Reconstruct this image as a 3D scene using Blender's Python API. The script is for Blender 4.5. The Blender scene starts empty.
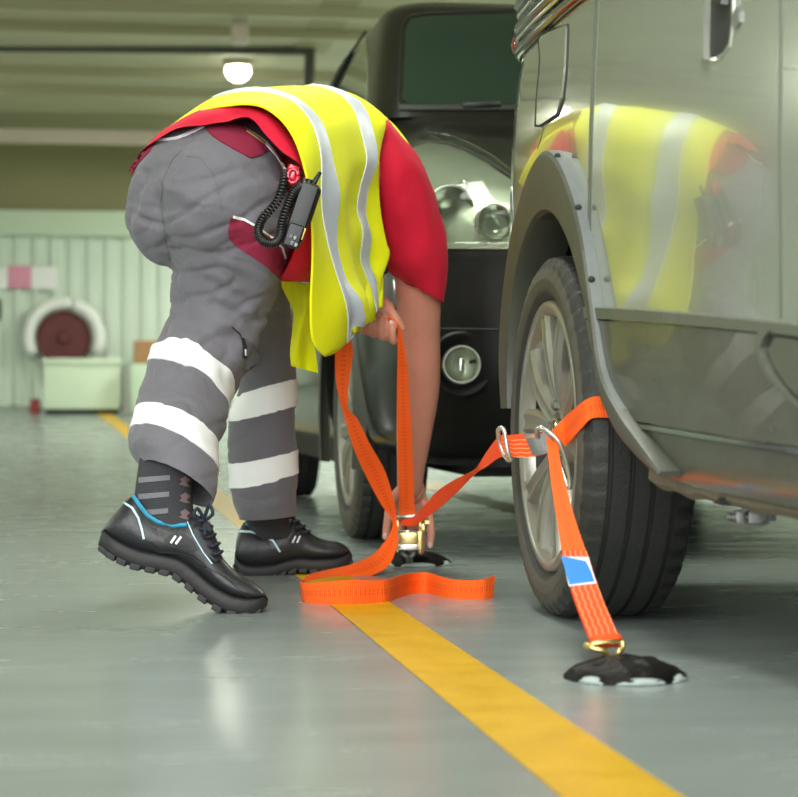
import bpy, bmesh, math, random
from mathutils import Vector, noise, geometry
from mathutils.bvhtree import BVHTree

random.seed(7)
SC = bpy.context.scene
COL = SC.collection
PI = math.pi

# ------------------------------------------------------------------ camera model
F = 2100.0                     # focal length in pixels of a 798 x 797 frame
U0, V0 = 399.0, 401.0
CH = 0.40                      # camera height above the deck
TH = math.radians(8.48)        # camera yaw to the right of the deck's long axis
ST, CT = math.sin(TH), math.cos(TH)

def W(u, v, z):
    """survey helper: sight line through (u, v) at distance z -> place on the deck"""
    xc = (u - U0) / F * z
    return Vector((xc * CT + z * ST, -xc * ST + z * CT, CH - (v - V0) / F * z))

def depth_of(p):
    return p.x * ST + p.y * CT

def onX(u, v, X):
    a = TH + math.atan((u - U0) / F)
    Y = X / math.tan(a)
    return W(u, v, X * ST + Y * CT)

def onFloor(u, v, h=0.0):
    return W(u, v, F * (CH - h) / (v - V0))

def ray(u, v):
    d = W(u, v, 1.0) - Vector((0, 0, CH))
    return Vector((0, 0, CH)), d.normalized()

# ------------------------------------------------------------------ materials
def lin(c):
    return c / 12.92 if c <= 0.04045 else ((c + 0.055) / 1.055) ** 2.4

def rgb(r, g, b):
    return (lin(r / 255.0), lin(g / 255.0), lin(b / 255.0), 1.0)

def mat(name, col, rough=0.5, metal=0.0, bump=0.0, bscale=60.0, var=0.0, vscale=6.0, coat=0.0,
        spec=0.5, emit=None, trans=0.0, rvar=0.0, stretch=None, sheen=0.0):
    m = bpy.data.materials.new(name)
    m.use_nodes = True
    nt = m.node_tree
    b = nt.nodes['Principled BSDF']
    b.inputs['Base Color'].default_value = col
    b.inputs['Roughness'].default_value = rough
    b.inputs['Metallic'].default_value = metal
    b.inputs['Specular IOR Level'].default_value = spec
    b.inputs['Coat Weight'].default_value = coat
    b.inputs['Coat Roughness'].default_value = 0.03
    b.inputs['Transmission Weight'].default_value = trans
    b.inputs['Sheen Weight'].default_value = sheen
    if emit:
        b.inputs['Emission Color'].default_value = emit[0]
        b.inputs['Emission Strength'].default_value = emit[1]
    tc = nt.nodes.new('ShaderNodeTexCoord')
    src = tc.outputs['Object']
    if stretch:
        mp = nt.nodes.new('ShaderNodeMapping')
        mp.inputs['Scale'].default_value = stretch
        nt.links.new(src, mp.inputs['Vector'])
        src = mp.outputs['Vector']
    if var > 0 or rvar > 0:
        n = nt.nodes.new('ShaderNodeTexNoise')
        n.inputs['Scale'].default_value = vscale
        n.inputs['Detail'].default_value = 6
        nt.links.new(src, n.inputs['Vector'])
        if var > 0:
            mx = nt.nodes.new('ShaderNodeMix')
            mx.data_type = 'RGBA'
            mx.inputs['A'].default_value = tuple(c * (1 - var) for c in col[:3]) + (1,)
            mx.inputs['B'].default_value = tuple(min(1, c * (1 + var)) for c in col[:3]) + (1,)
            nt.links.new(n.outputs['Fac'], mx.inputs['Factor'])
            nt.links.new(mx.outputs['Result'], b.inputs['Base Color'])
        if rvar > 0:
            mr = nt.nodes.new('ShaderNodeMapRange')
            mr.inputs['To Min'].default_value = max(0.02, rough - rvar)
            mr.inputs['To Max'].default_value = min(1, rough + rvar)
            nt.links.new(n.outputs['Fac'], mr.inputs['Value'])
            nt.links.new(mr.outputs['Result'], b.inputs['Roughness'])
    if bump > 0:
        n2 = nt.nodes.new('ShaderNodeTexNoise')
        n2.inputs['Scale'].default_value = bscale
        n2.inputs['Detail'].default_value = 5
        nt.links.new(src, n2.inputs['Vector'])
        bp = nt.nodes.new('ShaderNodeBump')
        bp.inputs['Strength'].default_value = bump
        bp.inputs['Distance'].default_value = 0.01
        nt.links.new(n2.outputs['Fac'], bp.inputs['Height'])
        nt.links.new(bp.outputs['Normal'], b.inputs['Normal'])
    return m

M = {}
def build_materials():
    M['floor'] = mat('painted_steel_deck', rgb(140, 150, 146), 0.25, 0.0, 0.05, 5, 0.10, 3.0, rvar=0.10, spec=0.6, stretch=(1.0, 2.2, 1))
    M['stripe'] = mat('yellow_road_paint', rgb(208, 164, 2), 0.36, 0, 0.08, 30, 0.14, 14, rvar=0.12)
    M['ceiling'] = mat('olive_deckhead_paint', rgb(176, 172, 138), 0.45, 0, 0.15, 3, 0.30, 0.9, stretch=(0.6, 2.5, 1))
    M['olive'] = mat('olive_bulkhead_paint', rgb(150, 146, 104), 0.5, 0, 0.05, 4, 0.12, 1.5)
    M['beam'] = mat('pale_beam_paint', rgb(214, 200, 184), 0.5, 0, 0.05, 8, 0.10, 2)
    M['darkbeam'] = mat('dark_pipe_paint', rgb(70, 70, 58), 0.5, 0, 0.05, 8, 0.10, 2)
    M['corr'] = mat('pale_green_sheet', rgb(210, 224, 208), 0.45, 0, 0.04, 10, 0.08, 1.4, stretch=(4, 4, 0.7))
    M['wall'] = mat('side_wall_paint', rgb(206, 216, 200), 0.5, 0, 0.05, 4, 0.15, 0.8)
    M['white'] = mat('white_enamel', rgb(238, 240, 238), 0.4, 0, 0.02, 20, 0.04, 5)
    M['pink'] = mat('faded_pink_paint', rgb(226, 150, 178), 0.5, 0, 0.02, 20, 0.06, 5)
    M['boxgreen'] = mat('pale_green_locker', rgb(205, 222, 196), 0.5, 0, 0.02, 20, 0.06, 5)
    M['darkred'] = mat('dark_red_drum', rgb(96, 40, 40), 0.6, 0, 0.10, 40, 0.2, 30)
    M['cardboard'] = mat('cardboard', rgb(168, 128, 88), 0.8, 0, 0.05, 40, 0.1, 9)
    M['greypost'] = mat('grey_post_paint', rgb(135, 140, 130), 0.5, 0, 0.02, 20, 0.06, 5)
    M['red_paint'] = mat('red_enamel', rgb(150, 40, 40), 0.5, 0, 0.02, 20, 0.06, 5)
    M['lamp'] = mat('lamp_diffuser', rgb(255, 255, 240), 0.4, emit=(rgb(255, 255, 238), 14.0))
    # vehicles
    M['silver'] = mat('silver_green_car_paint', rgb(188, 194, 180), 0.14, 0.58, 0, 1, 0.04, 2, coat=1.0)
    M['clad'] = mat('dark_grey_cladding', rgb(92, 96, 84), 0.42, 0.15, 0.10, 120, 0.16, 9, rvar=0.10)
    M['lowdoor'] = mat('lower_door_paint', rgb(96, 98, 86), 0.30, 0.45, 0.05, 60, 0.12, 7, rvar=0.06, coat=0.35)
    M['flare'] = mat('fender_flare_plastic', rgb(70, 73, 64), 0.50, 0.0, 0.12, 150, 0.15, 12)
    M['flare_edge'] = mat('dusty_flare_lip', rgb(104, 110, 108), 0.65, 0.0, 0.15, 150, 0.15, 30)
    M['seam'] = mat('panel_gap_rubber', rgb(30, 32, 28), 0.7)
    M['clothseam'] = mat('trouser_seam', rgb(104, 102, 108), 0.9)
    M['dimseam'] = mat('panel_gap_paint', rgb(96, 104, 92), 0.5, 0.2)
    M['chrome'] = mat('chrome', rgb(215, 218, 212), 0.12, 1.0)
    M['rubber'] = mat('tyre_rubber', rgb(44, 45, 42), 0.62, 0, 0.18, 160, 0.25, 14, rvar=0.1)
    M['sidewall'] = mat('dusty_tyre_sidewall', rgb(72, 70, 60), 0.7, 0, 0.15, 120, 0.3, 22)
    M['alloy'] = mat('worn_alloy', rgb(150, 149, 139), 0.34, 0.6, 0.03, 90, 0.16, 16, rvar=0.1)
    M['alloy_dark'] = mat('rim_barrel', rgb(36, 34, 30), 0.55, 0.3, 0.05, 90, 0.2, 12)
    M['under'] = mat('underbody_black', rgb(22, 23, 20), 0.75)
    M['steel'] = mat('dull_steel', rgb(120, 122, 118), 0.45, 0.7, 0.08, 120, 0.2, 30)
    M['rust'] = mat('grimy_sill_metal', rgb(112, 104, 88), 0.7, 0.2, 0.3, 90, 0.3, 40)
    M['blacktrim'] = mat('black_gloss_trim', rgb(20, 21, 20), 0.2, 0, coat=0.6)
    M['glass'] = mat('tinted_window_glass', rgb(24, 42, 34), 0.06, 0, coat=1.0, spec=0.7)
    M['sideglass'] = mat('lit_side_glass', rgb(120, 134, 108), 0.08, 0, coat=1.0)  # pale base colour paints in the light showing on the side window
    M['redlens'] = mat('red_lamp_lens', rgb(130, 14, 20), 0.15, 0, coat=0.7)
    M['blackcar'] = mat('black_car_paint', rgb(24, 24, 19), 0.30, 0.2, 0, 1, 0.05, 3, coat=0.5, spec=0.3)
    M['bumper'] = mat('black_bumper_plastic', rgb(9, 10, 8), 0.5, 0.0, 0.03, 100, 0.1, 9, spec=0.22)
    M['lampglass'] = mat('clear_lamp_glass', rgb(240, 246, 240), 0.03, 0, trans=1.0)
    M['lampglass'].node_tree.nodes['Principled BSDF'].inputs['IOR'].default_value = 1.15
    M['lampback'] = mat('lamp_housing', rgb(168, 174, 158), 0.32, 0.6, 0.06, 40, 0.2, 12)
    # straps and metal
    M['zinc'] = mat('yellow_zinc', rgb(206, 184, 120), 0.28, 0.9, 0.03, 90, 0.12, 40)
    M['zincw'] = mat('bright_zinc', rgb(210, 208, 200), 0.25, 0.9, 0.03, 90, 0.12, 40)
    M['blue'] = mat('blue_label', rgb(30, 128, 214), 0.5, 0, 0.02, 80, 0.05, 30)
    M['labelwhite'] = mat('white_label', rgb(236, 238, 240), 0.5)
    M['iron'] = mat('black_cast_iron', rgb(13, 11, 10), 0.55, 0.0, 0.5, 70, 0.3, 35, spec=0.2)
    M['chip'] = mat('chipped_pale_paint', rgb(160, 172, 168), 0.6, 0, 0.4, 60, 0.12, 40)
    # clothing
    M['trousers'] = mat('grey_work_cloth', rgb(108, 106, 113), 0.85, 0, 0.25, 55, 0.07, 14, sheen=0.15)
    M['crimson'] = mat('crimson_cloth', rgb(140, 30, 62), 0.85, 0, 0.12, 120, 0.08, 20)
    M['band'] = mat('white_reflective_tape', rgb(250, 251, 252), 0.42, 0, 0.05, 70, 0.02, 20)
    M['vband'] = mat('silver_reflective_tape', rgb(214, 222, 238), 0.45, 0.0, 0.12, 60, 0.05, 20)
    M['shirt'] = mat('red_polo_cloth', rgb(204, 6, 48), 0.85, 0, 0.08, 160, 0.05, 12)
    M['vest'] = mat('fluorescent_yellow_mesh', rgb(248, 250, 0), 0.75, 0, 0.06, 300, 0.03, 14)
    M['skin'] = mat('skin', rgb(202, 136, 114), 0.5, 0, 0.10, 120, 0.10, 24)
    M['skin'].node_tree.nodes['Principled BSDF'].inputs['Subsurface Weight'].default_value = 0.1
    M['skin'].node_tree.nodes['Principled BSDF'].inputs['Subsurface Radius'].default_value = (0.012, 0.005, 0.003)
    M['nail'] = mat('fingernail', rgb(226, 178, 164), 0.3)
    M['hair'] = mat('dark_hair', rgb(50, 38, 30), 0.6, 0, 0.5, 90, 0.2, 40)
    M['leather'] = mat('black_shoe_leather', rgb(36, 38, 40), 0.40, 0, 0.14, 90, 0.15, 14, rvar=0.1)
    M['sole'] = mat('black_rubber_sole', rgb(36, 36, 36), 0.6, 0, 0.12, 80, 0.12, 14)
    M['teal'] = mat('turquoise_piping', rgb(60, 160, 196), 0.5)
    M['paleline'] = mat('pale_reflective_piping', rgb(196, 226, 236), 0.4)
    M['sock'] = mat('charcoal_sock', rgb(58, 58, 62), 0.9, 0, 0.3, 260, 0.1, 40)
    M['sockgrey'] = mat('grey_sock_bar', rgb(118, 118, 124), 0.9, 0, 0.3, 260, 0.1, 40)
    M['sockpink'] = mat('pale_pink_sock_motif', rgb(128, 104, 106), 0.9)
    M['lace'] = mat('dark_navy_lace', rgb(34, 42, 54), 0.8, 0, 0.2, 200)
    M['radio'] = mat('black_radio_plastic', rgb(22, 25, 25), 0.42, 0, 0.05, 120, 0.1, 20)
    M['cord'] = mat('black_coil_cord', rgb(22, 24, 24), 0.35)
    M['gold'] = mat('small_gold_tag', rgb(190, 160, 90), 0.4, 0.5)
    M['redclip'] = mat('glossy_red_clip', rgb(200, 10, 50), 0.2, 0, coat=0.6)
    M['webbing'] = webbing_mat('orange_webbing', rgb(255, 98, 10), rgb(226, 66, 6), True)
    M['webbing_plain'] = webbing_mat('orange_webbing_plain', rgb(255, 78, 12), rgb(206, 50, 6), False)
    M['webbing_stitch'] = webbing_mat('orange_webbing_stitched', rgb(248, 78, 16), rgb(255, 170, 120), None)

def webbing_mat(name, c1, c2, dashes):
    m = bpy.data.materials.new(name); m.use_nodes = True
    nt = m.node_tree; L = nt.links
    b = nt.nodes['Principled BSDF']
    b.inputs['Roughness'].default_value = 0.62
    b.inputs['Specular IOR Level'].default_value = 0.35
    uv = nt.nodes.new('ShaderNodeUVMap'); uv.uv_map = 'UVMap'
    sp = nt.nodes.new('ShaderNodeSeparateXYZ'); L.new(uv.outputs['UV'], sp.inputs['Vector'])
    def math_(op, a, bb=None):
        n = nt.nodes.new('ShaderNodeMath'); n.operation = op
        for i, x in enumerate((a, bb)):
            if x is None: continue
            if isinstance(x, (int, float)): n.inputs[i].default_value = x
            else: L.new(x, n.inputs[i])
        return n.outputs[0]
    U, V = sp.outputs['X'], sp.outputs['Y']
    ribs = math_('SINE', math_('MULTIPLY', V, 2 * PI / 0.0042))
    if dashes is None:
        # zig-zag rows of pale stitching along the length
        zz = math_('PINGPONG', math_('MULTIPLY', V, 4.0), 0.055)
        f = math_('FRACT', math_('MULTIPLY', math_('ADD', U, zz), 4.5))
        fac = math_('MULTIPLY', math_('LESS_THAN', math_('ABSOLUTE', math_('SUBTRACT', f, 0.5)), 0.10), 0.75)
    elif dashes:
        near = math_('LESS_THAN', math_('ABSOLUTE', math_('SUBTRACT', math_('ABSOLUTE', math_('SUBTRACT', U, 0.5)), 0.07)), 0.045)
        dash = math_('GREATER_THAN', math_('SINE', math_('MULTIPLY', V, 2 * PI / 0.0105)), 0.15)
        fac = math_('MULTIPLY', math_('MULTIPLY', near, dash), 0.8)
    else:
        near = math_('LESS_THAN', math_('ABSOLUTE', math_('SUBTRACT', math_('ABSOLUTE', math_('SUBTRACT', U, 0.5)), 0.25)), 0.03)
        dash = math_('GREATER_THAN', math_('SINE', math_('MULTIPLY', V, 2 * PI / 0.012)), 0.1)
        fac = math_('MULTIPLY', math_('MULTIPLY', near, dash), 0.45)
    mx = nt.nodes.new('ShaderNodeMix'); mx.data_type = 'RGBA'
    mx.inputs['A'].default_value = c1; mx.inputs['B'].default_value = c2
    L.new(fac, mx.inputs['Factor'])
    L.new(mx.outputs['Result'], b.inputs['Base Color'])
    bp = nt.nodes.new('ShaderNodeBump'); bp.inputs['Strength'].default_value = 0.5
    bp.inputs['Distance'].default_value = 0.0012
    L.new(ribs, bp.inputs['Height']); L.new(bp.outputs['Normal'], b.inputs['Normal'])
    return m

# ------------------------------------------------------------------ object helpers
ORG = {}
def thing(name, label, cat, loc, group=None):
    o = bpy.data.objects.new(name, None)
    o.empty_display_size = 0.1
    COL.objects.link(o)
    o.location = loc
    o['label'] = label; o['category'] = cat
    if group: o['group'] = group
    ORG[o.name] = Vector(loc)
    return o

def tag(o, label=None, cat=None, group=None, kind=None):
    if label: o['label'] = label
    if cat: o['category'] = cat
    if group: o['group'] = group
    if kind: o['kind'] = kind
    return o

def mk(name, V, Fc, m, parent=None, smooth=True, angle=None, loc=None, uvs=None, label=None):
    """link ONE mesh object from world-space vertices"""
    if parent is not None:
        org = ORG[parent.name]
    elif loc is not None:
        org = Vector(loc)
    else:
        org = Vector((0, 0, 0))
    me = bpy.data.meshes.new(name)
    me.from_pydata([tuple(Vector(v) - org) for v in V], [], [tuple(f) for f in Fc])
    me.validate()
    if uvs is not None:
        ul = me.uv_layers.new(name='UVMap')
        for lp in me.loops:
            ul.data[lp.index].uv = uvs[lp.vertex_index]
    bm = bmesh.new(); bm.from_mesh(me)
    bmesh.ops.recalc_face_normals(bm, faces=bm.faces)
    bm.to_mesh(me); bm.free()
    if smooth:
        me.shade_smooth()
        if angle: me.set_sharp_from_angle(angle=math.radians(angle))
    if m: me.materials.append(m)
    o = bpy.data.objects.new(name, me)
    COL.objects.link(o)
    if parent is not None:
        o.parent = parent
        ORG[o.name] = org
    else:
        o.location = org
        ORG[o.name] = org
    if label: o['label'] = label
    return o

class MB:
    """collects shapes into one mesh"""
    def __init__(s): s.V = []; s.F = []; s.UV = []
    def add(s, V, Fc):
        n = len(s.V); s.V += [Vector(v) for v in V]; s.F += [tuple(i + n for i in f) for f in Fc]; return s
    def obj(s, name, m, parent=None, **k): return mk(name, s.V, s.F, m, parent, **k)

def box(c, sx, sy, sz, ax=None, ay=None, az=None):
    c = Vector(c)
    ax = (ax or Vector((1, 0, 0))).normalized(); ay = (ay or Vector((0, 1, 0))).normalized()
    az = (az or Vector((0, 0, 1))).normalized()
    V = [c + ax * (i * sx / 2) + ay * (j * sy / 2) + az * (k * sz / 2) for i in (-1, 1) for j in (-1, 1) for k in (-1, 1)]
    return V, [(0, 1, 3, 2), (4, 6, 7, 5), (0, 4, 5, 1), (2, 3, 7, 6), (0, 2, 6, 4), (1, 5, 7, 3)]

def bevel_box(c, sx, sy, sz, r=0.01, ax=None, ay=None, az=None, seg=2):
    V, Fc = box(c, sx, sy, sz, ax, ay, az)
    bm = bmesh.new()
    vs = [bm.verts.new(v) for v in V]
    for f in Fc: bm.faces.new([vs[i] for i in f])
    bmesh.ops.recalc_face_normals(bm, faces=bm.faces)
    bmesh.ops.bevel(bm, geom=list(bm.edges), offset=r, segments=seg, affect='EDGES', profile=0.6)
    bm.verts.index_update()
    out = ([v.co.copy() for v in bm.verts], [tuple(v.index for v in f.verts) for f in bm.faces])
    bm.free()
    return out

def cr(p0, p1, p2, p3, t):
    return 0.5 * ((2 * p1) + (-p0 + p2) * t + (2 * p0 - 5 * p1 + 4 * p2 - p3) * t * t + (-p0 + 3 * p1 - 3 * p2 + p3) * t ** 3)

def spline(rows, n):
    """rows: list of equal-length float tuples; n samples over the whole list"""
    k = len(rows) - 1
    out = []
    for i in range(n):
        x = i / (n - 1) * k
        out.append(spl_at(rows, x))
    return out

def spl_at(rows, x):
    k = len(rows) - 1
    j = min(int(x), k - 1); t = x - j
    a = rows[max(j - 1, 0)]; b = rows[j]; c = rows[j + 1]; d = rows[min(j + 2, k)]
    return tuple(cr(a[q], b[q], c[q], d[q], t) for q in range(len(b)))

def vspline(pts, n):
    return [Vector(r) for r in spline([tuple(p) for p in pts], n)]

def loft(rings, cap0=True, cap1=True, closed=True):
    n = len(rings[0]); V = [Vector(p) for r in rings for p in r]; Fc = []
    for i in range(len(rings) - 1):
        for j in range(n if closed else n - 1):
            a = i * n + j; b = i * n + (j + 1) % n
            Fc.append((a, b, b + n, a + n))
    if cap0:
        c = len(V); V.append(sum((Vector(p) for p in rings[0]), Vector()) / n)
        for j in range(n): Fc.append((c, (j + 1) % n, j))
    if cap1:
        o = (len(rings) - 1) * n
        c = len(V); V.append(sum((Vector(p) for p in rings[-1]), Vector()) / n)
        for j in range(n): Fc.append((c, o + j, o + (j + 1) % n))
    return V, Fc

def frame_tube(pts, radii, seg=12, flat=1.0, up=None, caps=True):
    """round tube through pts (parallel transport)"""
    pts = [Vector(p) for p in pts]
    if isinstance(radii, (int, float)): radii = [radii] * len(pts)
    T = []
    for i in range(len(pts)):
        a = pts[max(i - 1, 0)]; b = pts[min(i + 1, len(pts) - 1)]
        T.append((b - a).normalized())
    n = Vector(up) if up else Vector((0.3, 0.2, 0.93))
    n = (n - T[0] * n.dot(T[0])).normalized()
    rings = []
    for i, p in enumerate(pts):
        n = (n - T[i] * n.dot(T[i])).normalized()
        b = T[i].cross(n)
        rings.append([p + (n * math.cos(2 * PI * k / seg) * flat + b * math.sin(2 * PI * k / seg)) * radii[i] for k in range(seg)])
    return loft(rings, caps, caps)

def chain(pts, radii, n=None, seg=14, flat=1.0, up=None, smooth=True):
    """limb: splined tube with rounded ends"""
    rows = [tuple(p) + (r,) for p, r in zip(pts, radii)]
    n = n or 6 * len(rows)
    s = spline(rows, n) if smooth else rows
    P = [Vector(r[:3]) for r in s]; R = [r[3] for r in s]
    d0 = (P[0] - P[1]).normalized(); d1 = (P[-1] - P[-2]).normalized()
    pre = []; post = []
    for a in (80, 55, 28):
        a = math.radians(a)
        pre.append((P[0] + d0 * R[0] * math.sin(a), R[0] * math.cos(a)))
    for a in (28, 55, 80):
        a = math.radians(a)
        post.append((P[-1] + d1 * R[-1] * math.sin(a), R[-1] * math.cos(a)))
    P = [x[0] for x in pre] + P + [x[0] for x in post]
    R = [x[1] for x in pre] + R + [x[1] for x in post]
    return frame_tube(P, R, seg, flat, up)

def ellipsoid(c, ax, ay, az, nu=24, nv=14):
    c = Vector(c); rings = []
    for i in range(1, nv):
        t = PI * i / nv
        rings.append([c + az * math.cos(t) + (ax * math.cos(2 * PI * k / nu) + ay * math.sin(2 * PI * k / nu)) * math.sin(t) for k in range(nu)])
    V, Fc = loft(rings, False, False)
    a = len(V); V.append(c + az); b = len(V); V.append(c - az)
    o = (len(rings) - 1) * nu
    for k in range(nu):
        Fc.append((a, k, (k + 1) % nu)); Fc.append((b, o + (k + 1) % nu, o + k))
    return V, Fc

def lathe(profile, c, axis, up, seg=48, closed=False):
    """profile: (along axis, radius)"""
    c = Vector(c); axis = Vector(axis).normalized(); up = Vector(up).normalized(); side = axis.cross(up)
    rings = [[c + axis * a + (up * math.cos(2 * PI * k / seg) + side * math.sin(2 * PI * k / seg)) * r for k in range(seg)] for a, r in profile]
    if closed: rings.append(rings[0])
    return loft(rings, False, False)

def union(parts, voxel, smooth=4, fac=0.5, adaptivity=0.0):
    """one continuous closed surface from overlapping closed pieces"""
    mb = MB()
    for V, Fc in parts: mb.add(V, Fc)
    me = bpy.data.meshes.new('tmp')
    me.from_pydata([tuple(v) for v in mb.V], [], mb.F)
    bm = bmesh.new(); bm.from_mesh(me); bmesh.ops.recalc_face_normals(bm, faces=bm.faces); bm.to_mesh(me); bm.free()
    o = bpy.data.objects.new('tmp', me); COL.objects.link(o)
    r = o.modifiers.new('r', 'REMESH'); r.mode = 'VOXEL'; r.voxel_size = voxel; r.adaptivity = adaptivity
    if smooth:
        s = o.modifiers.new('s', 'SMOOTH'); s.factor = fac; s.iterations = smooth
    dg = bpy.context.evaluated_depsgraph_get(); dg.update()
    ev = o.evaluated_get(dg); m2 = ev.to_mesh()
    V = [v.co.copy() for v in m2.vertices]; Fc = [tuple(p.vertices) for p in m2.polygons]
    ev.to_mesh_clear()
    bpy.data.objects.remove(o); bpy.data.meshes.remove(me)
    return V, Fc

def boolean_cut(V, Fc, cutters):
    def tmp(V, Fc):
        me = bpy.data.meshes.new('tmp'); me.from_pydata([tuple(v) for v in V], [], [tuple(f) for f in Fc])
        bm = bmesh.new(); bm.from_mesh(me); bmesh.ops.recalc_face_normals(bm, faces=bm.faces); bm.to_mesh(me); bm.free()
        o = bpy.data.objects.new('tmp', me); COL.objects.link(o); return o
    o = tmp(V, Fc); cs = []
    for c in cutters:
        k = tmp(*c); cs.append(k)
        b = o.modifiers.new('b', 'BOOLEAN'); b.operation = 'DIFFERENCE'; b.object = k; b.solver = 'EXACT'
    dg = bpy.context.evaluated_depsgraph_get(); dg.update()
    ev = o.evaluated_get(dg); m2 = ev.to_mesh()
    V2 = [v.co.copy() for v in m2.vertices]; F2 = [tuple(p.vertices) for p in m2.polygons]
    ev.to_mesh_clear()
    for k in cs: bpy.data.objects.remove(k)
    bpy.data.objects.remove(o)
    return V2, F2

def normals_of(V, Fc):
    N = [Vector() for _ in V]
    for f in Fc:
        a, b, c = V[f[0]], V[f[1]], V[f[2]]
        n = (b - a).cross(c - a)
        if len(f) > 3: n += (V[f[2]] - a).cross(V[f[3]] - a)
        for i in f: N[i] += n
    return [n.normalized() if n.length > 0 else Vector((0, 0, 1)) for n in N]

def bvh(V, Fc): return BVHTree.FromPolygons([tuple(v) for v in V], [tuple(f) for f in Fc])

def closed_spline(pts, n):
    k = len(pts); out = []
    for i in range(n):
        x = i / n * k; j = int(x); t = x - j
        q = [pts[(j + d) % k] for d in (-1, 0, 1, 2)]
        out.append(tuple(cr(q[0][c], q[1][c], q[2][c], q[3][c], t) for c in range(2)))
    return out

def densify(pts, step, closed=True):
    out = []; k = len(pts)
    for i in range(k if closed else k - 1):
        a = pts[i]; b = pts[(i + 1) % k]
        n = max(1, int(math.hypot(b[0] - a[0], b[1] - a[1]) / step))
        for j in range(n):
            t = j / n; out.append((a[0] + (b[0] - a[0]) * t, a[1] + (b[1] - a[1]) * t))
    if not closed: out.append(pts[-1])
    return out

def patch(outline, tree, off=0.002, thick=0.003, step=4.0, round_=False, zfix=None, maxz=None):
    """a sewn-on / fitted panel: an outline surveyed on a surface, laid on that surface with its own thickness"""
    if round_: outline = closed_spline(outline, max(24, len(outline) * 6))
    o2 = densify(outline, step)
    us = [p[0] for p in o2]; vs = [p[1] for p in o2]
    pts = [Vector(p) for p in o2]; n0 = len(pts)
    def inside(x, y):
        c = False; j = n0 - 1
        for i in range(n0):
            a, b = o2[i], o2[j]
            if (a[1] > y) != (b[1] > y) and x < (b[0] - a[0]) * (y - a[1]) / (b[1] - a[1]) + a[0]: c = not c
            j = i
        return c
    y = min(vs) + step / 2
    while y < max(vs):
        x = min(us) + step / 2
        while x < max(us):
            if inside(x, y) and min((x - p[0]) ** 2 + (y - p[1]) ** 2 for p in o2) > (step * 0.45) ** 2: pts.append(Vector((x, y)))
            x += step
        y += step
    r = geometry.delaunay_2d_cdt(pts, [(i, (i + 1) % n0) for i in range(n0)], [], 1, 1e-4)
    v2, f2 = r[0], r[2]
    P = []; N = []
    for p in v2:
        o, d = ray(p.x, p.y)
        h = tree.ray_cast(o, d)
        if h[0] is None or (maxz and depth_of(h[0]) > maxz): P.append(None); N.append(None)
        else:
            n = h[1]
            if n.dot(d) > 0: n = -n
            P.append(h[0]); N.append(n)
    for i in range(len(P)):
        if P[i] is None:
            best = None
            for j in range(len(P)):
                if P[j] is not None and N[j] is not None:
                    dd = (v2[i] - v2[j]).length
                    if best is None or dd < best[0]: best = (dd, j)
            if best is None: return None
            P[i] = W(v2[i].x, v2[i].y, depth_of(P[best[1]])); N[i] = None
    nb = [set() for _ in P]
    for f in f2:
        for q in range(len(f)):
            nb[f[q]].add(f[(q + 1) % len(f)]); nb[f[(q + 1) % len(f)]].add(f[q])
    for i in range(len(N)):
        if N[i] is None:
            _, d = ray(v2[i].x, v2[i].y); N[i] = -d
    for _ in range(2):
        N = [(N[i] + sum((N[j] for j in nb[i]), Vector())).normalized() for i in range(len(N))]
    top = [P[i] + N[i] * (off + thick) for i in range(len(P))]
    bot = [P[i] + N[i] * (off - 0.004) for i in range(len(P))]
    nv = len(P); V = top + bot; Fc = [tuple(f) for f in f2]
    cnt = {}
    for f in f2:
        for q in range(len(f)):
            e = (f[q], f[(q + 1) % len(f)]); cnt[e] = cnt.get(e, 0) + 1
    for (a, b) in cnt:
        if (b, a) not in cnt: Fc.append((b, a, a + nv, b + nv))
    Fc += [tuple(i + nv for i in reversed(f)) for f in f2]
    return V, Fc

def line_patch(pts, width, tree, **k):
    """a narrow sewn line or gap along a surveyed polyline"""
    s = densify(pts, 3.0, False)
    L = []; R = []
    for i, p in enumerate(s):
        a = s[max(i - 1, 0)]; b = s[min(i + 1, len(s) - 1)]
        dx, dy = b[0] - a[0], b[1] - a[1]; l = math.hypot(dx, dy) or 1
        L.append((p[0] - dy / l * width / 2, p[1] + dx / l * width / 2)); R.append((p[0] + dy / l * width / 2, p[1] - dx / l * width / 2))
    return patch(L + R[::-1], tree, step=3.0, **k)

def ribbon(edges, n, thick=0.0022, across=4):
    """flat webbing: edges = (uL, vL, zL, uR, vR, zR)"""
    rows = []
    for e in edges:
        a = W(e[0], e[1], e[2]); b = W(e[3], e[4], e[5]); rows.append(tuple(a) + tuple(b))
    return ribbon3(rows, n, thick, across)

def ribbon3(rows, n, thick=0.0022, across=4):
    s = spline(rows, n)
    A = [Vector(r[:3]) for r in s]; B = [Vector(r[3:]) for r in s]
    V = []; UV = []; l = 0.0; nrm = []
    for i in range(n):
        t = ((A[min(i + 1, n - 1)] + B[min(i + 1, n - 1)]) - (A[max(i - 1, 0)] + B[max(i - 1, 0)]))
        nrm.append(t.cross(B[i] - A[i]).normalized())
    for i in range(n):
        if i: l += ((A[i] + B[i]) / 2 - (A[i - 1] + B[i - 1]) / 2).length
        for side in (1, -1):
            for j in range(across + 1):
                w = j / across
                V.append(A[i].lerp(B[i], w) + nrm[i] * (side * thick / 2)); UV.append((w, l))
    k = 2 * (across + 1); Fc = []
    ring = list(range(across + 1)) + list(range(2 * across + 1, across, -1))
    for i in range(n - 1):
        for q in range(len(ring)):
            a = i * k + ring[q]; b = i * k + ring[(q + 1) % len(ring)]
            Fc.append((a, b, b + k, a + k))
    Fc.append(tuple(ring)); Fc.append(tuple((n - 1) * k + q for q in reversed(ring)))
    return V, Fc, UV

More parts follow.
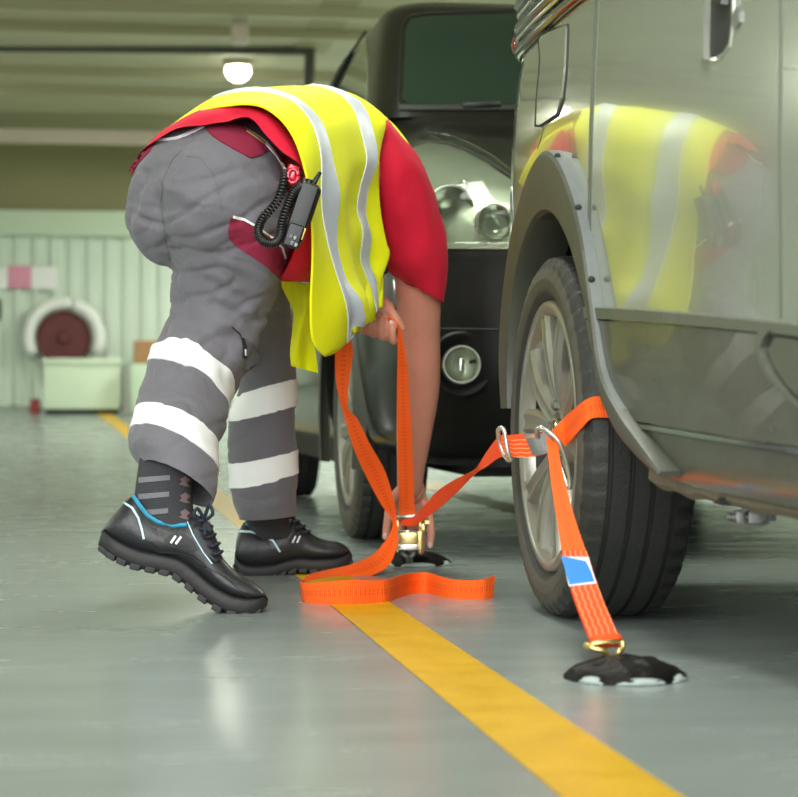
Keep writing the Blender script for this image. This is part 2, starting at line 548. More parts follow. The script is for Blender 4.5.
def pring(L, R, z, b, du=0.0, dv=0.0, zt=0.0):
    """cross-section of a limb: its two sides, distance, depth radius, offset of its near side"""
    return (L[0], L[1], R[0], R[1], z, b, du, dv, zt)

def pring_pts(r, seg=32, grow=0.0, e=1.0):
    Lu, Lv, Ru, Rv, z, b, du, dv, zt = r
    g = grow * F / z
    cu, cv = (Lu + Ru) / 2, (Lv + Rv) / 2
    hu, hv = (Ru - Lu) / 2, (Rv - Lv) / 2
    l = math.hypot(hu, hv); hu *= (l + g) / l; hv *= (l + g) / l
    b = b + grow
    out = []
    for k in range(seg):
        t = 2 * PI * k / seg
        c, s = math.cos(t), math.sin(t)
        out.append(W(cu - c * hu + s * du, cv - c * hv + s * dv, z - s * b - c * zt))
    return out

# ------------------------------------------------------------------ the deck
def floor_h(Y):
    return 0.0 if Y < 8 else 0.0038 * (Y - 8) ** 2

def bend(y):
    return 0.0 if y < 8 else -0.005 * (y - 8) ** 2     # the lane line drifts to the left up the sheer

WALL_Y = 17.8
CEIL = 2.64

def build_room():
    # steel deck with its sheer rising towards the far bulkhead
    ys = [-8 + i * 2 for i in range(8)] + [8 + i * 0.5 for i in range(21)]
    xs = [-7, -3, 0, 3, 7]
    V = [(x, y, floor_h(y)) for y in ys for x in xs]; n = len(xs)
    Fc = [(i * n + j, i * n + j + 1, (i + 1) * n + j + 1, (i + 1) * n + j) for i in range(len(ys) - 1) for j in range(n - 1)]
    o = mk('floor', V, Fc, M['floor']); tag(o, 'grey green painted steel vehicle deck', None, kind='structure')
    # painted lane stripe
    ys2 = [0.6 + i * 0.4 for i in range(18)] + [8 + i * 0.5 for i in range(20)]
    Lx, Rx = 0.474, 0.596
    V = []; Fc = []
    for y in ys2: V += [(Lx + bend(y), y, floor_h(y) + 0.0012), (Rx + bend(y), y, floor_h(y) + 0.0012)]
    for i in range(len(ys2) - 1): Fc.append((2 * i, 2 * i + 1, 2 * i + 3, 2 * i + 2))
    o = mk('floor_marking', V, Fc, M['stripe'], smooth=False)
    tag(o, 'long yellow lane stripe painted on the grey deck', None, kind='structure')
    V = []; Fc = []
    for y in [6.6 + i * 0.4 for i in range(9)]: V += [(1.50, y, floor_h(y) + 0.0012), (1.64, y, floor_h(y) + 0.0012)]
    for i in range(8): Fc.append((2 * i, 2 * i + 1, 2 * i + 3, 2 * i + 2))
    o = mk('floor_marking', V, Fc, M['stripe'], smooth=False)
    tag(o, 'yellow stripe seen beneath the black car', None, kind='structure')

    # ceiling, bulkhead and walls
    V, Fc = box((0, 9.3, CEIL + 0.05), 14, 17.4, 0.1)
    tag(mk('ceiling', V, Fc, M['ceiling'], smooth=False), 'olive painted steel deckhead', None, kind='structure')
    V, Fc = box((-6.6, 5, 1.4), 0.1, 26, 3.0)
    tag(mk('wall_left', V, Fc, M['wall'], smooth=False), 'pale green side wall of the deck', None, kind='structure')
    V, Fc = box((5.2, 5, 1.4), 0.1, 26, 3.0)
    tag(mk('wall_right', V, Fc, M['wall'], smooth=False), 'pale green right hand side wall', None, kind='structure')
    # corrugated lower bulkhead
    zt = W(60, 238, WALL_Y).z
    mb = MB(); x = -6.5; top = []; bot = []
    prof = [(0, 0), (0.05, 0), (0.065, -0.025), (0.12, -0.025), (0.135, 0)]
    while x < 5.1:
        for dx, dy in prof:
            top.append((x + dx, WALL_Y + dy, zt)); bot.append((x + dx, WALL_Y + dy, 0.2))
        x += 0.15
    V = top + bot; k = len(top)
    Fc = [(i, i + 1, i + 1 + k, i + k) for i in range(k - 1)]
    tag(mk('wall_back', V, Fc, M['corr'], smooth=False), 'pale green corrugated sheet bulkhead at the end of the deck', None, kind='structure')
    z1 = W(60, 214, WALL_Y).z
    V, Fc = box((-0.7, WALL_Y - 0.02, (zt + z1) / 2), 11.7, 0.16, z1 - zt)
    tag(mk('trim_ledge', V, Fc, M['boxgreen'], smooth=False), 'pale ledge along the top of the corrugated bulkhead', None, kind='structure')
    V, Fc = box((-0.7, WALL_Y + 0.1, (CEIL + z1) / 2), 11.7, 0.1, CEIL - z1)
    tag(mk('wall_header', V, Fc, M['olive'], smooth=False), 'olive upper bulkhead below the deckhead', None, kind='structure')
    # deckhead beams
    zb = W(60, 141, 16.6).z
    V, Fc = box((-0.7, 16.7, zb + 0.02), 11.7, 0.14, 0.10)
    o = mk('trim_beam', V, Fc, M['beam'], smooth=False); tag(o, 'pale cross beam below the deckhead by the far bulkhead', None, kind='structure')
    p0 = W(-500, 41, 13.3); p1 = W(282, 50, 13.3); p1b = W(305, 50, 13.3)
    V, Fc = frame_tube([p0, p1], 0.032, 12)
    pp = thing('ceiling_pipe', 'dark pipe crossing the deckhead above the worker with a bent end', 'pipe', tuple(p1))
    mk('pipe_run', V, Fc, M['darkbeam'], pp)
    V, Fc = frame_tube(vspline([p1, p1b, p1b + Vector((0.03, 0, -0.02)), W(308, 88, 13.3)], 14), 0.034, 12)
    mk('pipe_elbow', V, Fc, M['darkbeam'], pp)
    for u in (40, 150, 230):
        c = W(u, 43, 13.3); mk('pipe_hanger', *box(c + Vector((0, 0, 0.08)), 0.03, 0.05, 0.2), M['darkbeam'], pp, smooth=False)
    # longitudinal girder to the right above the cars
    a = W(308, 52, 13.5); b = Vector((a.x + 0.03, 5.5, a.z + 0.05))
    ax = (b - a).normalized(); mid = (a + b) / 2
    mb = MB()
    V, Fc = box(mid + Vector((0, 0, 0.16)), (b - a).length, 0.05, 0.34, ax=ax, ay=Vector((1, 0, 0)), az=Vector((0, 0, 1)))
    mb.add(V, Fc)
    V, Fc = box(mid, (b - a).length, 0.22, 0.03, ax=ax, ay=Vector((1, 0, 0)), az=Vector((0, 0, 1)))
    mb.add(V, Fc)
    tag(mb.obj('trim_girder', M['olive'], smooth=False), 'olive lengthwise girder under the deckhead above the black car', None, kind='structure')
    pa = W(297, 70, 15.5)
    V, Fc = box(pa, 0.10, 0.10, 0.5)
    tag(mk('trim_hanger', V, Fc, M['beam'], smooth=False), 'pale vertical hanger beside the round lamp', None, kind='structure')
    # faint cross stiffeners
    for i, y in enumerate((11.9, 12.6, 14.3, 15.2)):
        V, Fc = box((-0.7, y, CEIL - 0.03), 11.7, 0.05, 0.06)
        tag(mk('trim_stiffener', V, Fc, M['ceiling'], smooth=False), 'shallow olive stiffener across the deckhead', None, group='deckhead stiffeners', kind='structure')

def ceiling_lamp(p, label, power, r=0.10, group='round deck lamps', dx=0.16):
    t = thing('ceiling_lamp', label, 'lamp', (p.x, p.y, p.z), group)
    mk('base_plate', *lathe([(0.0, 0.0), (0.0, r * 1.15), (0.045, r * 1.15), (0.05, 0.0)], (p.x, p.y, p.z + 0.02), (0, 0, 1), (1, 0, 0), 24), M['beam'], t)
    V, Fc = ellipsoid((p.x, p.y, p.z), Vector((r, 0, 0)), Vector((0, r, 0)), Vector((0, 0, 0.075)), 24, 12)
    mk('diffuser', V, Fc, M['lamp'], t)
    mb = MB()
    for a in (0, PI / 2):
        pts = [(p.x + math.cos(a) * r * 1.05 * math.cos(s), p.y + math.sin(a) * r * 1.05 * math.cos(s), p.z - 0.085 * math.sin(s)) for s in [PI * k / 10 for k in range(11)]]
        mb.add(*frame_tube(pts, 0.004, 6))
    mb.obj('guard', M['beam'], t)
    ld = bpy.data.lights.new('lamp_light', 'AREA'); ld.shape = 'RECTANGLE'; ld.size = 0.35; ld.size_y = 1.0
    ld.energy = power; ld.color = (1.0, 1.0, 0.90)
    lo = bpy.data.objects.new('lamp_light', ld); COL.objects.link(lo)
    lo.location = (p.x, p.y, p.z - 0.12)

def tube_lamp(x, y, label, power, L=1.25):
    z = CEIL - 0.042
    t = thing('strip_lamp', label, 'lamp', (x, y, z), 'strip lamps on the deckhead')
    mk('housing', *bevel_box((x, y, z + 0.01), 0.18, L, 0.07, 0.01), M['beam'], t, angle=30)
    for s in (-0.04, 0.04):
        V, Fc = frame_tube([(x + s, y - L * 0.48, z - 0.045), (x + s, y + L * 0.48, z - 0.045)], 0.016, 10)
        mk('tube', V, Fc, M['lamp'], t)
    ld = bpy.data.lights.new('lamp_light', 'AREA'); ld.shape = 'RECTANGLE'; ld.size = 0.4; ld.size_y = L
    ld.energy = power; ld.color = (0.97, 1.0, 0.90)
    lo = bpy.data.objects.new('lamp_light', ld); COL.objects.link(lo)
    lo.location = (x, y, z - 0.08)

def build_lamps():
    p = W(238, 79, 13.8); p.z = CEIL - 0.065
    ceiling_lamp(p, 'bright round lamp glowing under the deckhead above the bent worker', 30, 0.08)
    a = W(240, 30, 12.3); a.z = CEIL - 0.075
    o = mk('junction_box', *bevel_box((a.x, a.y, a.z), 0.10, 0.10, 0.16, 0.02), M['beam'], None, angle=30, loc=tuple(a)); tag(o, 'pale junction box under the deckhead just above the round lamp', 'fitting')
    tube_lamp(-1.3, 14.3, 'strip lamp over the left lane far behind the worker', 14)
    tube_lamp(-4.6, 10.6, 'added unseen strip lamp furthest along the left of the deckhead', 150)  # this and the following strip lamps are unseen, added to light the deck
    tube_lamp(-4.6, 7.2, 'added unseen strip lamp by the left wall behind the worker', 70)
    tube_lamp(-4.6, 3.2, 'added unseen strip lamp by the left wall beside the worker', 60)
    tube_lamp(2.2, 15.6, 'added unseen strip lamp brightening the far bulkhead', 90)
    tube_lamp(0.55, 5.3, 'added unseen strip lamp over the yellow stripe beyond the silver car', 40)
    tube_lamp(0.2, 2.4, 'added unseen strip lamp above the yellow stripe by the silver car', 30)
    tube_lamp(3.3, 7.5, 'added unseen strip lamp over the right lane beyond the black car', 70)
    tube_lamp(3.6, 11.5, 'added unseen strip lamp over the right lane near the far bulkhead', 110)
    # ambient world light, plus a soft sun added as frontal fill from behind
    w = bpy.data.worlds.new('deck_ambient'); SC.world = w; w.use_nodes = True
    bg = w.node_tree.nodes['Background']
    bg.inputs['Color'].default_value = (0.92, 1.0, 0.95, 1); bg.inputs['Strength'].default_value = 0.8
    sd = bpy.data.lights.new('frontal_fill_sun', 'SUN'); sd.energy = 4.0; sd.angle = math.radians(50); sd.color = (1.0, 0.99, 1.0)
    so = bpy.data.objects.new('frontal_fill_sun', sd); COL.objects.link(so)
    d = Vector((0.34, 0.86, -0.34)); so.rotation_euler = d.to_track_quat('-Z', 'Y').to_euler(); so.location = (-1, -6, 2.5)

def build_back():
    Yb = WALL_Y
    # lifebuoy-like white ring around a dark red drum
    c = W(64, 338, Yb - 0.35)
    s = F / depth_of(c)
    t = thing('hose_reel', 'dark red round reel with a white rim on the far bulkhead', 'reel', tuple(c))
    R = 27 / s
    ax = Vector((-ST * 0, -1, 0))
    V, Fc = lathe([(0.0, 0.0), (0.06, 0.0), (0.06, R * 0.2), (0.03, R * 0.25), (0.03, R * 0.9), (0.05, R * 0.95), (0.05, R), (-0.2, R), (-0.2, 0)], c, ax, (0, 0, 1), 40)
    mk('drum', V, Fc, M['darkred'], t, angle=35)
    mb = MB()
    for a0 in (20, 75, 135, 165):
        pass
    for a0, a1 in ((-18, 18), (28, 70), (88, 200)):
        pts = [c + Vector((math.cos(math.radians(a)), 0, math.sin(math.radians(a)))) * (R * 1.3) + Vector((0, -0.03, 0)) for a in range(a0, a1 + 1, 4)]
        mb.add(*chain(pts, [R * 0.24] * len(pts), len(pts), 12, smooth=False))
    mb.obj('rim', M['white'], t)
    mk('wall_bracket', *box(c + Vector((0, 0.25, 0)), 0.15, 0.2, 0.15), M['greypost'], t, smooth=False)
    # locker below it
    p0 = W(44, 358, Yb - 1.0); p1 = W(120, 402, Yb - 1.0); fl = floor_h(Yb - 1.0)
    cx, w = (p0.x + p1.x) / 2, p1.x - p0.x
    t = thing('locker', 'low pale green chest standing under the dark red reel', 'chest', (cx, Yb - 0.75, fl))
    mk('body', *bevel_box((cx, Yb - 0.75, (fl + 0.04 + p0.z - 0.04) / 2), w, 0.45, p0.z - 0.08 - fl, 0.015), M['boxgreen'], t, angle=30)
    mk('lid', *bevel_box((cx, Yb - 0.75, p0.z - 0.03), w + 0.03, 0.49, 0.05, 0.012), M['boxgreen'], t, angle=30)
    mk('plinth', *box((cx, Yb - 0.75, fl + 0.02), w - 0.04, 0.4, 0.05), M['under'], t, smooth=False)
    # grey post, cardboard box, second chest, small red box
    p = W(126, 366, Yb - 1.2); q = W(126, 402, Yb - 1.2)
    t = thing('bollard', 'short grey post at the right end of the pale chest', 'post', (p.x, p.y, floor_h(p.y)))
    mk('post', *bevel_box((p.x, p.y, (p.z + floor_h(p.y)) / 2), 0.06, 0.06, p.z - floor_h(p.y), 0.01), M['greypost'], t, angle=30)
    mk('foot', *bevel_box((p.x, p.y, floor_h(p.y) + 0.01), 0.12, 0.12, 0.02, 0.004), M['greypost'], t, angle=30)
    a = W(130, 364, Yb - 0.6); b = W(172, 403, Yb - 0.6); fl = floor_h(Yb - 0.6)
    o = mk('chest', *bevel_box(((a.x + b.x) / 2, Yb - 0.4, (a.z + fl) / 2), b.x - a.x, 0.4, a.z - fl, 0.01), M['boxgreen'], None, angle=30, loc=((a.x + b.x) / 2, Yb - 0.4, fl))
    tag(o, 'second pale green chest carrying the brown carton', 'chest')
    a2 = W(134, 341, Yb - 0.55); b2 = W(166, 364, Yb - 0.55)
    t = thing('cardboard_box', 'brown cardboard carton on the far chest beside the worker\'s knee', 'box', ((a2.x + b2.x) / 2, Yb - 0.4, a.z))
    w = b2.x - a2.x; h = a2.z - a.z
    mk('carton', *bevel_box(((a2.x + b2.x) / 2, Yb - 0.4, a.z + h / 2), w, 0.28, h, 0.004), M['cardboard'], t, angle=30)
    mk('tape', *box(((a2.x + b2.x) / 2, Yb - 0.4, a.z + h + 0.001), 0.05, 0.27, 0.002), M['beam'], t, smooth=False)
    a = W(35, 395, Yb - 1.1)
    fl = floor_h(a.y)
    t = thing('fire_box', 'small dark red box on the deck at the left end of the pale chest', 'box', (a.x, a.y, fl))
    mk('case', *bevel_box((a.x, a.y, fl + 0.05), 0.075, 0.08, 0.10, 0.006), M['red_paint'], t, angle=30)
    mk('lid', *bevel_box((a.x, a.y, fl + 0.105), 0.082, 0.088, 0.012, 0.003), M['darkred'], t, angle=30)
    # pink and white sign
    t = thing('wall_sign', 'blurred sign with a pink middle and white ends on the far bulkhead', 'sign', tuple(W(22, 280, Yb - 0.06)))
    for nm, u0, u1, v0, v1, mm in (('white_end', -20, 9, 270, 291, 'white'), ('pink_middle', 9, 32, 268, 290, 'pink'), ('white_end', 32, 58, 269, 291, 'white')):
        a = W(u0, v0, Yb - 0.06); b = W(u1, v1, Yb - 0.06)
        mk(nm, *bevel_box(((a.x + b.x) / 2, Yb - 0.05, (a.z + b.z) / 2), b.x - a.x, 0.03, a.z - b.z, 0.004), M[mm], t, angle=30)
    for u, v in ((33, 302), (66, 300)):
        a = W(u, v, Yb - 0.05)
        o = mk('wall_fitting', *bevel_box(a, 0.075, 0.06, 0.075, 0.01), M['greypost'], None, angle=30, loc=tuple(a))
        tag(o, 'small grey square fitting above the dark red reel', 'fitting', 'grey bulkhead fittings')
    a = W(0, 310, Yb - 0.3)
    o = mk('wall_cabinet', *bevel_box(a + Vector((-0.09, 0, 0)), 0.2, 0.2, 0.18, 0.01), M['darkbeam'], None, angle=30, loc=tuple(a))
    tag(o, 'dark cabinet at the left edge below the pink and white sign', 'cabinet')

# ------------------------------------------------------------------ vehicles
def plan_ring(h, xl, xr, yf, yr, rx, ry, nl=60, bulge=None, e=2.2):
    """a rounded plan section of a car body: left side, rear, right side, front"""
    pts = []
    def corner(cx, cy, a0, a1, n=9):
        for i in range(n):
            a = math.radians(a0 + (a1 - a0) * i / (n - 1))
            c, s = math.cos(a), math.sin(a)
            pts.append((cx + rx * math.copysign(abs(c) ** (2 / e), c), cy + ry * math.copysign(abs(s) ** (2 / e), s)))
    for i in range(nl):
        pts.append((xl, yf + ry + (yr - yf - 2 * ry) * (i + 0.5) / nl))
    corner(xl + rx, yr - ry, 180, 90)
    for i in range(1, 8): pts.append((xl + rx + (xr - xl - 2 * rx) * i / 8, yr))
    corner(xr - rx, yr - ry, 90, 0)
    for i in range(1, 20): pts.append((xr, yr - ry - (yr - yf - 2 * ry) * i / 20))
    corner(xr - rx, yf + ry, 0, -90)
    for i in range(1, 12): pts.append((xr - rx - (xr - xl - 2 * rx) * i / 12, yf))
    corner(xl + rx, yf + ry, 270, 180)
    out = []
    for x, y in pts:
        if bulge: x = x + bulge(y) * (1 if x < (xl + xr) / 2 else -1)
        out.append(Vector((x, y, h)))
    return out

def wheel(name_parent, c, R, width, rimR, outer, spokes=5, lbl=None):
    """a road wheel; outer = -1 when its face looks to -X"""
    w = bpy.data.objects.new('wheel', None); COL.objects.link(w)
    org = Vector(c); w.parent = name_parent; w.location = org - ORG[name_parent.name]
    ORG[w.name] = org
    h = width / 2; o = outer
    ax = Vector((1, 0, 0)); up = Vector((0, 0, 1))
    # tyre: profile across the section, x measured towards the outer face
    prof = [(-h * 0.80, rimR), (-h * 0.97, rimR + 0.02), (-h, (R + rimR) / 2), (-h * 0.96, R - 0.022), (-h * 0.84, R - 0.005)]
    gw = 0.005
    for gx in (-0.55, -0.18, 0.18, 0.55):
        x = gx * h
        prof += [(x - gw, R - 0.001), (x - gw * 0.7, R - 0.009), (x + gw * 0.7, R - 0.009), (x + gw, R - 0.001)]
    prof += [(h * 0.84, R - 0.005), (h * 0.96, R - 0.022), (h * 1.0, R - 0.045), (h, (R + rimR) / 2), (h * 0.99, rimR + 0.03), (h * 0.97, rimR + 0.02), (h * 0.80, rimR)]
    seg = 240
    rings = []
    for a, r in prof:
        ring = []
        for k in range(seg):
            th = 2 * PI * k / seg
            rr = r
            if abs(a) > h * 0.6 and r > R - 0.03 and k % 5 == 0: rr -= 0.006
            ring.append(org + Vector((a * o, 0, 0)) + Vector((0, math.cos(th), math.sin(th))) * rr)
        rings.append(ring)
    V, Fc = loft(rings + [rings[0]], False, False)
    t = mk('tyre', V, Fc, M['rubber'], w, angle=40)
    t.data.materials.append(M['sidewall'])
    for p in t.data.polygons:
        cc = p.center
        if abs(cc.x) > h * 0.93: p.material_index = 1
    # rim barrel and lip
    f = h * 0.86
    V, Fc = lathe([(-h * 0.8, rimR + 0.004), (-h * 0.8, rimR - 0.012), (-h * 0.3, rimR - 0.035), (f * 0.45, rimR - 0.030), (f - 0.012, rimR - 0.022), (f + 0.004, rimR - 0.010), (f + 0.006, rimR), (f - 0.01, rimR + 0.006)], org, ax * o, up, 72)
    rim = mk('rim', V, Fc, M['alloy_dark'], w)
    V, Fc = lathe([(f - 0.02, rimR - 0.026), (f + 0.002, rimR - 0.020), (f + 0.009, rimR - 0.006), (f + 0.006, rimR + 0.003), (f - 0.012, rimR + 0.007)], org, ax * o, up, 72)
    mk('rim_lip', V, Fc, M['alloy'], w)
    # brake disc
    V, Fc = lathe([(-0.005, 0.03), (-0.005, rimR * 0.66), (0.012, rimR * 0.66), (0.012, 0.03)], org, ax * o, up, 48)
    mk('brake_disc', V, Fc, M['alloy_dark'], w, angle=30)
    V, Fc = lathe([(-0.03, 0.0), (-0.03, rimR * 0.80), (-0.022, rimR * 0.80), (-0.022, 0.0)], org, ax * o, up, 48)
    mk('dust_shield', V, Fc, M['under'], w, angle=30)
    # spokes in pairs
    for i in range(spokes):
        a0 = 2 * PI * i / spokes + math.radians(96)
        mb = MB()
        for sgn in (-1, 1):
            path = []
            for q in range(7):
                s = q / 6
                r = 0.05 + (rimR - 0.016 - 0.05) * s
                a = a0 + sgn * (math.radians(10) + math.radians(8) * s ** 1.3)
                x = (f - 0.030 + 0.018 * s ** 2 + 0.012 * math.sin(s * PI))
                path.append((r, a, x, 0.020 + 0.004 * s, 0.020))
            rings = []
            for r, a, x, hw, hd in path:
                er = Vector((0, math.cos(a), math.sin(a))); et = Vector((0, -math.sin(a), math.cos(a)))
                cc = org + er * r + Vector((x * o, 0, 0))
                X = Vector((o, 0, 0))
                rings.append([cc + et * hw * px + X * hd * pz for px, pz in ((-1, -1), (-1, 0.35), (-0.72, 0.75), (-0.1, 0.55), (0.55, 0.75), (1, 0.35), (1, -1))])
            mb.add(*loft(rings))
        mb.obj('spoke', M['alloy'], w, angle=50)
    V, Fc = lathe([(f - 0.06, 0.088), (f - 0.03, 0.086), (f - 0.018, 0.074), (f - 0.014, 0.045), (f - 0.022, 0.040), (f - 0.022, 0.0)], org, ax * o, up, 40)
    mk('hub', V, Fc, M['alloy'], w, angle=50)
    V, Fc = lathe([(f - 0.03, 0.034), (f - 0.010, 0.034), (f - 0.006, 0.028), (f - 0.004, 0.0)], org, ax * o, up, 32)
    mk('hub_cap', V, Fc, M['chrome'], w, angle=50)
    for i in range(5):
        a = 2 * PI * i / 5 + 0.3
        V, Fc = lathe([(f - 0.03, 0.010), (f - 0.008, 0.010), (f - 0.004, 0.006), (f - 0.004, 0)], org + Vector((0, math.cos(a), math.sin(a))) * 0.057, ax * o, up, 6)
        mk('wheel_nut', V, Fc, M['steel'], w, smooth=False)
    return w

def copy_wheel(w, parent, pos, flip):
    c = w.copy(); COL.objects.link(c); c.parent = parent
    c.location = Vector(pos) - ORG[parent.name]
    if flip: c.rotation_euler = (0, 0, PI)
    for ch in list(w.children):
        k = ch.copy(); COL.objects.link(k); k.parent = c
    return c

SUV = {}
def build_silver_car():
    X0 = 0.856; HY, HZ, R = 3.81, 0.335, 0.335
    t = thing('silver_car', 'silver green estate car strapped down by its rear wheel at the right', 'car', (1.72, 2.2, 0))
    def bulge(y):
        d = y - 3.7
        if y < 2.2: return (1.5 ** 2) / 26 + 0.10 * (1 - math.exp(-(2.2 - y)))
        return d * d / 26
    hs = [(0.245, 0.10), (0.258, 0.045), (0.28, 0.020), (0.32, 0.010), (0.36, 0.007), (0.42, 0.004), (0.50, 0.002), (0.55, 0.0), (0.60, -0.001), (0.68, -0.002), (0.76, -0.001),
          (0.84, 0.001), (0.92, 0.004), (0.99, 0.008), (1.05, 0.014), (1.09, 0.020), (1.115, 0.026), (1.128, 0.040), (1.13, 0.06)]
    hh = spline(hs, 70)
    rings = []
    for h, d in hh:
        rr = 4.52 - 0.10 * max(0, h - 0.7) ** 2
        rings.append(plan_ring(h, X0 + d, X0 + 1.78 - d, 0.12, rr, 0.22, 0.30, 80, bulge, 2.3))
    V, Fc = loft(rings)
    Fc = Fc
    inner = [(4.17, .385), (4.175, .46), (4.15, .55), (4.09, .64), (4.0, .70), (3.90, .738), (3.80, .748), (3.70, .73), (3.60, .68), (3.52, .61), (3.445, .52), (3.405, .43), (3.30, .358), (3.20, .322), (3.12, .300), (3.05, .286)]
    outer = [(4.235, .385), (4.262, .48), (4.235, .59), (4.15, .70), (4.03, .79), (3.91, .845), (3.80, .862), (3.69, .835), (3.58, .765), (3.50, .68), (3.435, .565), (3.375, .45), (3.265, .385), (3.175, .348), (3.10, .318), (3.045, .295)]
    def cutter(cy, xa, xb):
        prof = [((a[0] * 0.55 + b[0] * 0.45) - 3.81 + cy, a[1] * 0.55 + b[1] * 0.45) for a, b in zip(inner, outer)]
        prof = [(prof[0][0] + 0.02, 0.1)] + prof + [(prof[-1][0] , 0.1)]
        r0 = [Vector((xa, y, z)) for y, z in prof]; r1 = [Vector((xb, y, z)) for y, z in prof]
        n = len(prof)
        return r0 + r1, [(i, (i + 1) % n, (i + 1) % n + n, i + n) for i in range(n)] + [tuple(range(n)), tuple(range(2 * n - 1, n - 1, -1))]
    cut_f = (ellipsoid((0, 0, 0), Vector((1, 0, 0)), Vector((0, 1, 0)), Vector((0, 0, 1))),)
    def cyl(cy, xa, xb, r):
        rg = [[Vector((x, cy + math.cos(2 * PI * k / 40) * r, HZ + math.sin(2 * PI * k / 40) * r)) for k in range(40)] for x in (xa, xb)]
        return loft(rg)
    Vb, Fb = boolean_cut(V, Fc, [cutter(3.81, 0.6, 1.22), cyl(HY, 2.26, 3.0, 0.42), cyl(1.15, 0.6, 1.32, 0.40), cyl(1.15, 2.2, 3.0, 0.40)])
    body = mk('body', Vb, Fb, M['silver'], t, angle=35)
    tree = bvh(V, Fc)
    SUV['tree'] = tree
    # greenhouse: glass band, roof, belt mouldings
    g = []
    for h, d in ((1.125, 0.045), (1.20, 0.055), (1.35, 0.10), (1.50, 0.165), (1.57, 0.205)):
        g.append(plan_ring(h, X0 + d, X0 + 1.78 - d, 1.05 + (h - 1.12) * 1.5, 4.32 - (h - 1.12) * 0.25, 0.2, 0.28, 60, bulge, 2.4))
    mk('window_band', *loft(g), M['glass'], t, angle=40)
    g = []
    for h, d in ((1.56, 0.195), (1.60, 0.21), (1.65, 0.27), (1.675, 0.40), (1.68, 0.6)):
        g.append(plan_ring(h, X0 + d, X0 + 1.78 - d, 1.05 + (h - 1.12) * 1.5, 4.28 - (h - 1.12) * 0.2, 0.2, 0.28, 60, bulge, 2.4))
    mk('roof', *loft(g), M['silver'], t, angle=40)
    def belt(h, x, r, m, y0=4.30, name='belt_trim', flat=1.0):
        pts = [Vector((X0 + x + bulge(y), y, h)) for y in [1.3 + (y0 - 1.3) * i / 30 for i in range(31)]]
        # round the rear corner
        pts += [Vector((X0 + x + bulge(y0) + dx, y0 + dy, h)) for dx, dy in ((0.01, 0.06), (0.035, 0.11), (0.08, 0.15))]
        return mk(name, *frame_tube(pts, r, 10, flat, up=(0, 0, 1)), m, t)
    belt(1.132, 0.026, 0.012, M['blacktrim'])
    belt(1.158, 0.024, 0.006, M['chrome'])
    belt(1.178, 0.032, 0.017, M['blacktrim'])
    belt(1.206, 0.026, 0.006, M['chrome'])
    belt(1.228, 0.034, 0.018, M['blacktrim'])
    # tail lamp round the rear corner
    pts = [W(516, 43, depth_of(onX(516, 43, X0 + 0.05)) + 0.06), W(519, 35, depth_of(onX(519, 35, X0 + 0.05)) + 0.05)]
    mk('tail_lamp', *ellipsoid(pts[0] + Vector((0.015, 0.02, 0)), Vector((0.02, 0, 0)), Vector((0, 0.04, 0)), Vector((0, 0, 0.028))), M['redlens'], t)
    # fender flare
    n = 60
    I = spline(inner, n); O = spline(outer, n)
    bx = X0 - 0.0
    rings = []
    for (iy, iz), (oy, oz) in zip(I, O):
        def at(s, x): return Vector((bx + x + (bulge((iy + oy) / 2)), iy + (oy - iy) * s, iz + (oz - iz) * s))
        rings.append([at(0.0, 0.07), at(0.0, -0.012), at(0.05, -0.022), at(0.5, -0.026), at(0.93, -0.024), at(1.0, -0.019), at(1.02, 0.01)])
    V2, F2 = loft(rings)
    fl = mk('fender_flare', V2, F2, M['flare'], t, angle=28)
    fl.data.materials.append(M['flare_edge'])
    for i in range(n - 1):
        pass
    for p in fl.data.polygons:
        k = p.index
        if k < (n - 1) * 7 and k % 7 == 5 and 21 < (k // 7) < 47: p.material_index = 1
    # clips and scratches on the flare lip
    for q in (27, 33, 38):
        a = rings[q][5]
        mk('flare_screw', *ellipsoid(a + Vector((0.004, -0.002, 0.0)), Vector((0.006, 0, 0)), Vector((0, 0.004, 0)), Vector((0, 0, 0.006)), 10, 6), M['seam'], t)
    # wheel housing
    rg = []
    for x in (X0 + 0.03, X0 + 0.34):
        rg.append([Vector((x, y * 0.985 + 0.057, z + 0.012)) for y, z in spline([(a[0] * 0.8 + b[0] * 0.2, a[1] * 0.8 + b[1] * 0.2) for a, b in zip(inner, outer)], 40)])
    V3, F3 = loft(rg, False, False, closed=False)
    k = len(V3); V3 = V3 + [Vector((X0 + 0.34, HY, 0.3))]
    F3 = F3 + [(40 + i, 41 + i, k) for i in range(39)]
    mk('wheel_housing', V3, F3, M['under'], t, smooth=False)
    # lower cladding: ledge, door cladding, sill strip
    def P(name, outline, m, **kw):
        r = patch(outline, tree, **kw)
        return mk(name, r[0], r[1], m, t, angle=kw.pop('angle', 35) if False else 35)
    P('side_moulding', [(592, 307), (640, 309), (700, 314), (760, 320), (830, 327), (830, 338), (760, 331), (700, 325), (640, 320), (593, 318)], M['clad'], off=0.004, thick=0.012, step=5)
    P('door_lower_panel', [(593, 320), (640, 322), (700, 327), (764, 333.5), (769, 343), (772, 358), (778, 374), (790, 392), (815, 412), (840, 452), (798, 445), (740, 436), (690, 428), (645, 421), (633, 418), (620, 402), (607, 375), (598, 348)], M['lowdoor'], off=0.003, thick=0.010, step=6)
    P('front_lower_panel', [(783, 336), (840, 344), (850, 430), (812, 400), (796, 386), (783, 366), (777, 350)], M['lowdoor'], off=0.003, thick=0.010, step=6)
    P('panel_edge', [(768, 334), (775, 331), (783, 331), (778, 337), (774, 347), (776, 358), (783, 373), (800, 394), (830, 420), (826, 420), (796, 395), (778, 374), (771, 357), (768, 345)], M['clad'], off=0.008, thick=0.012, step=3)
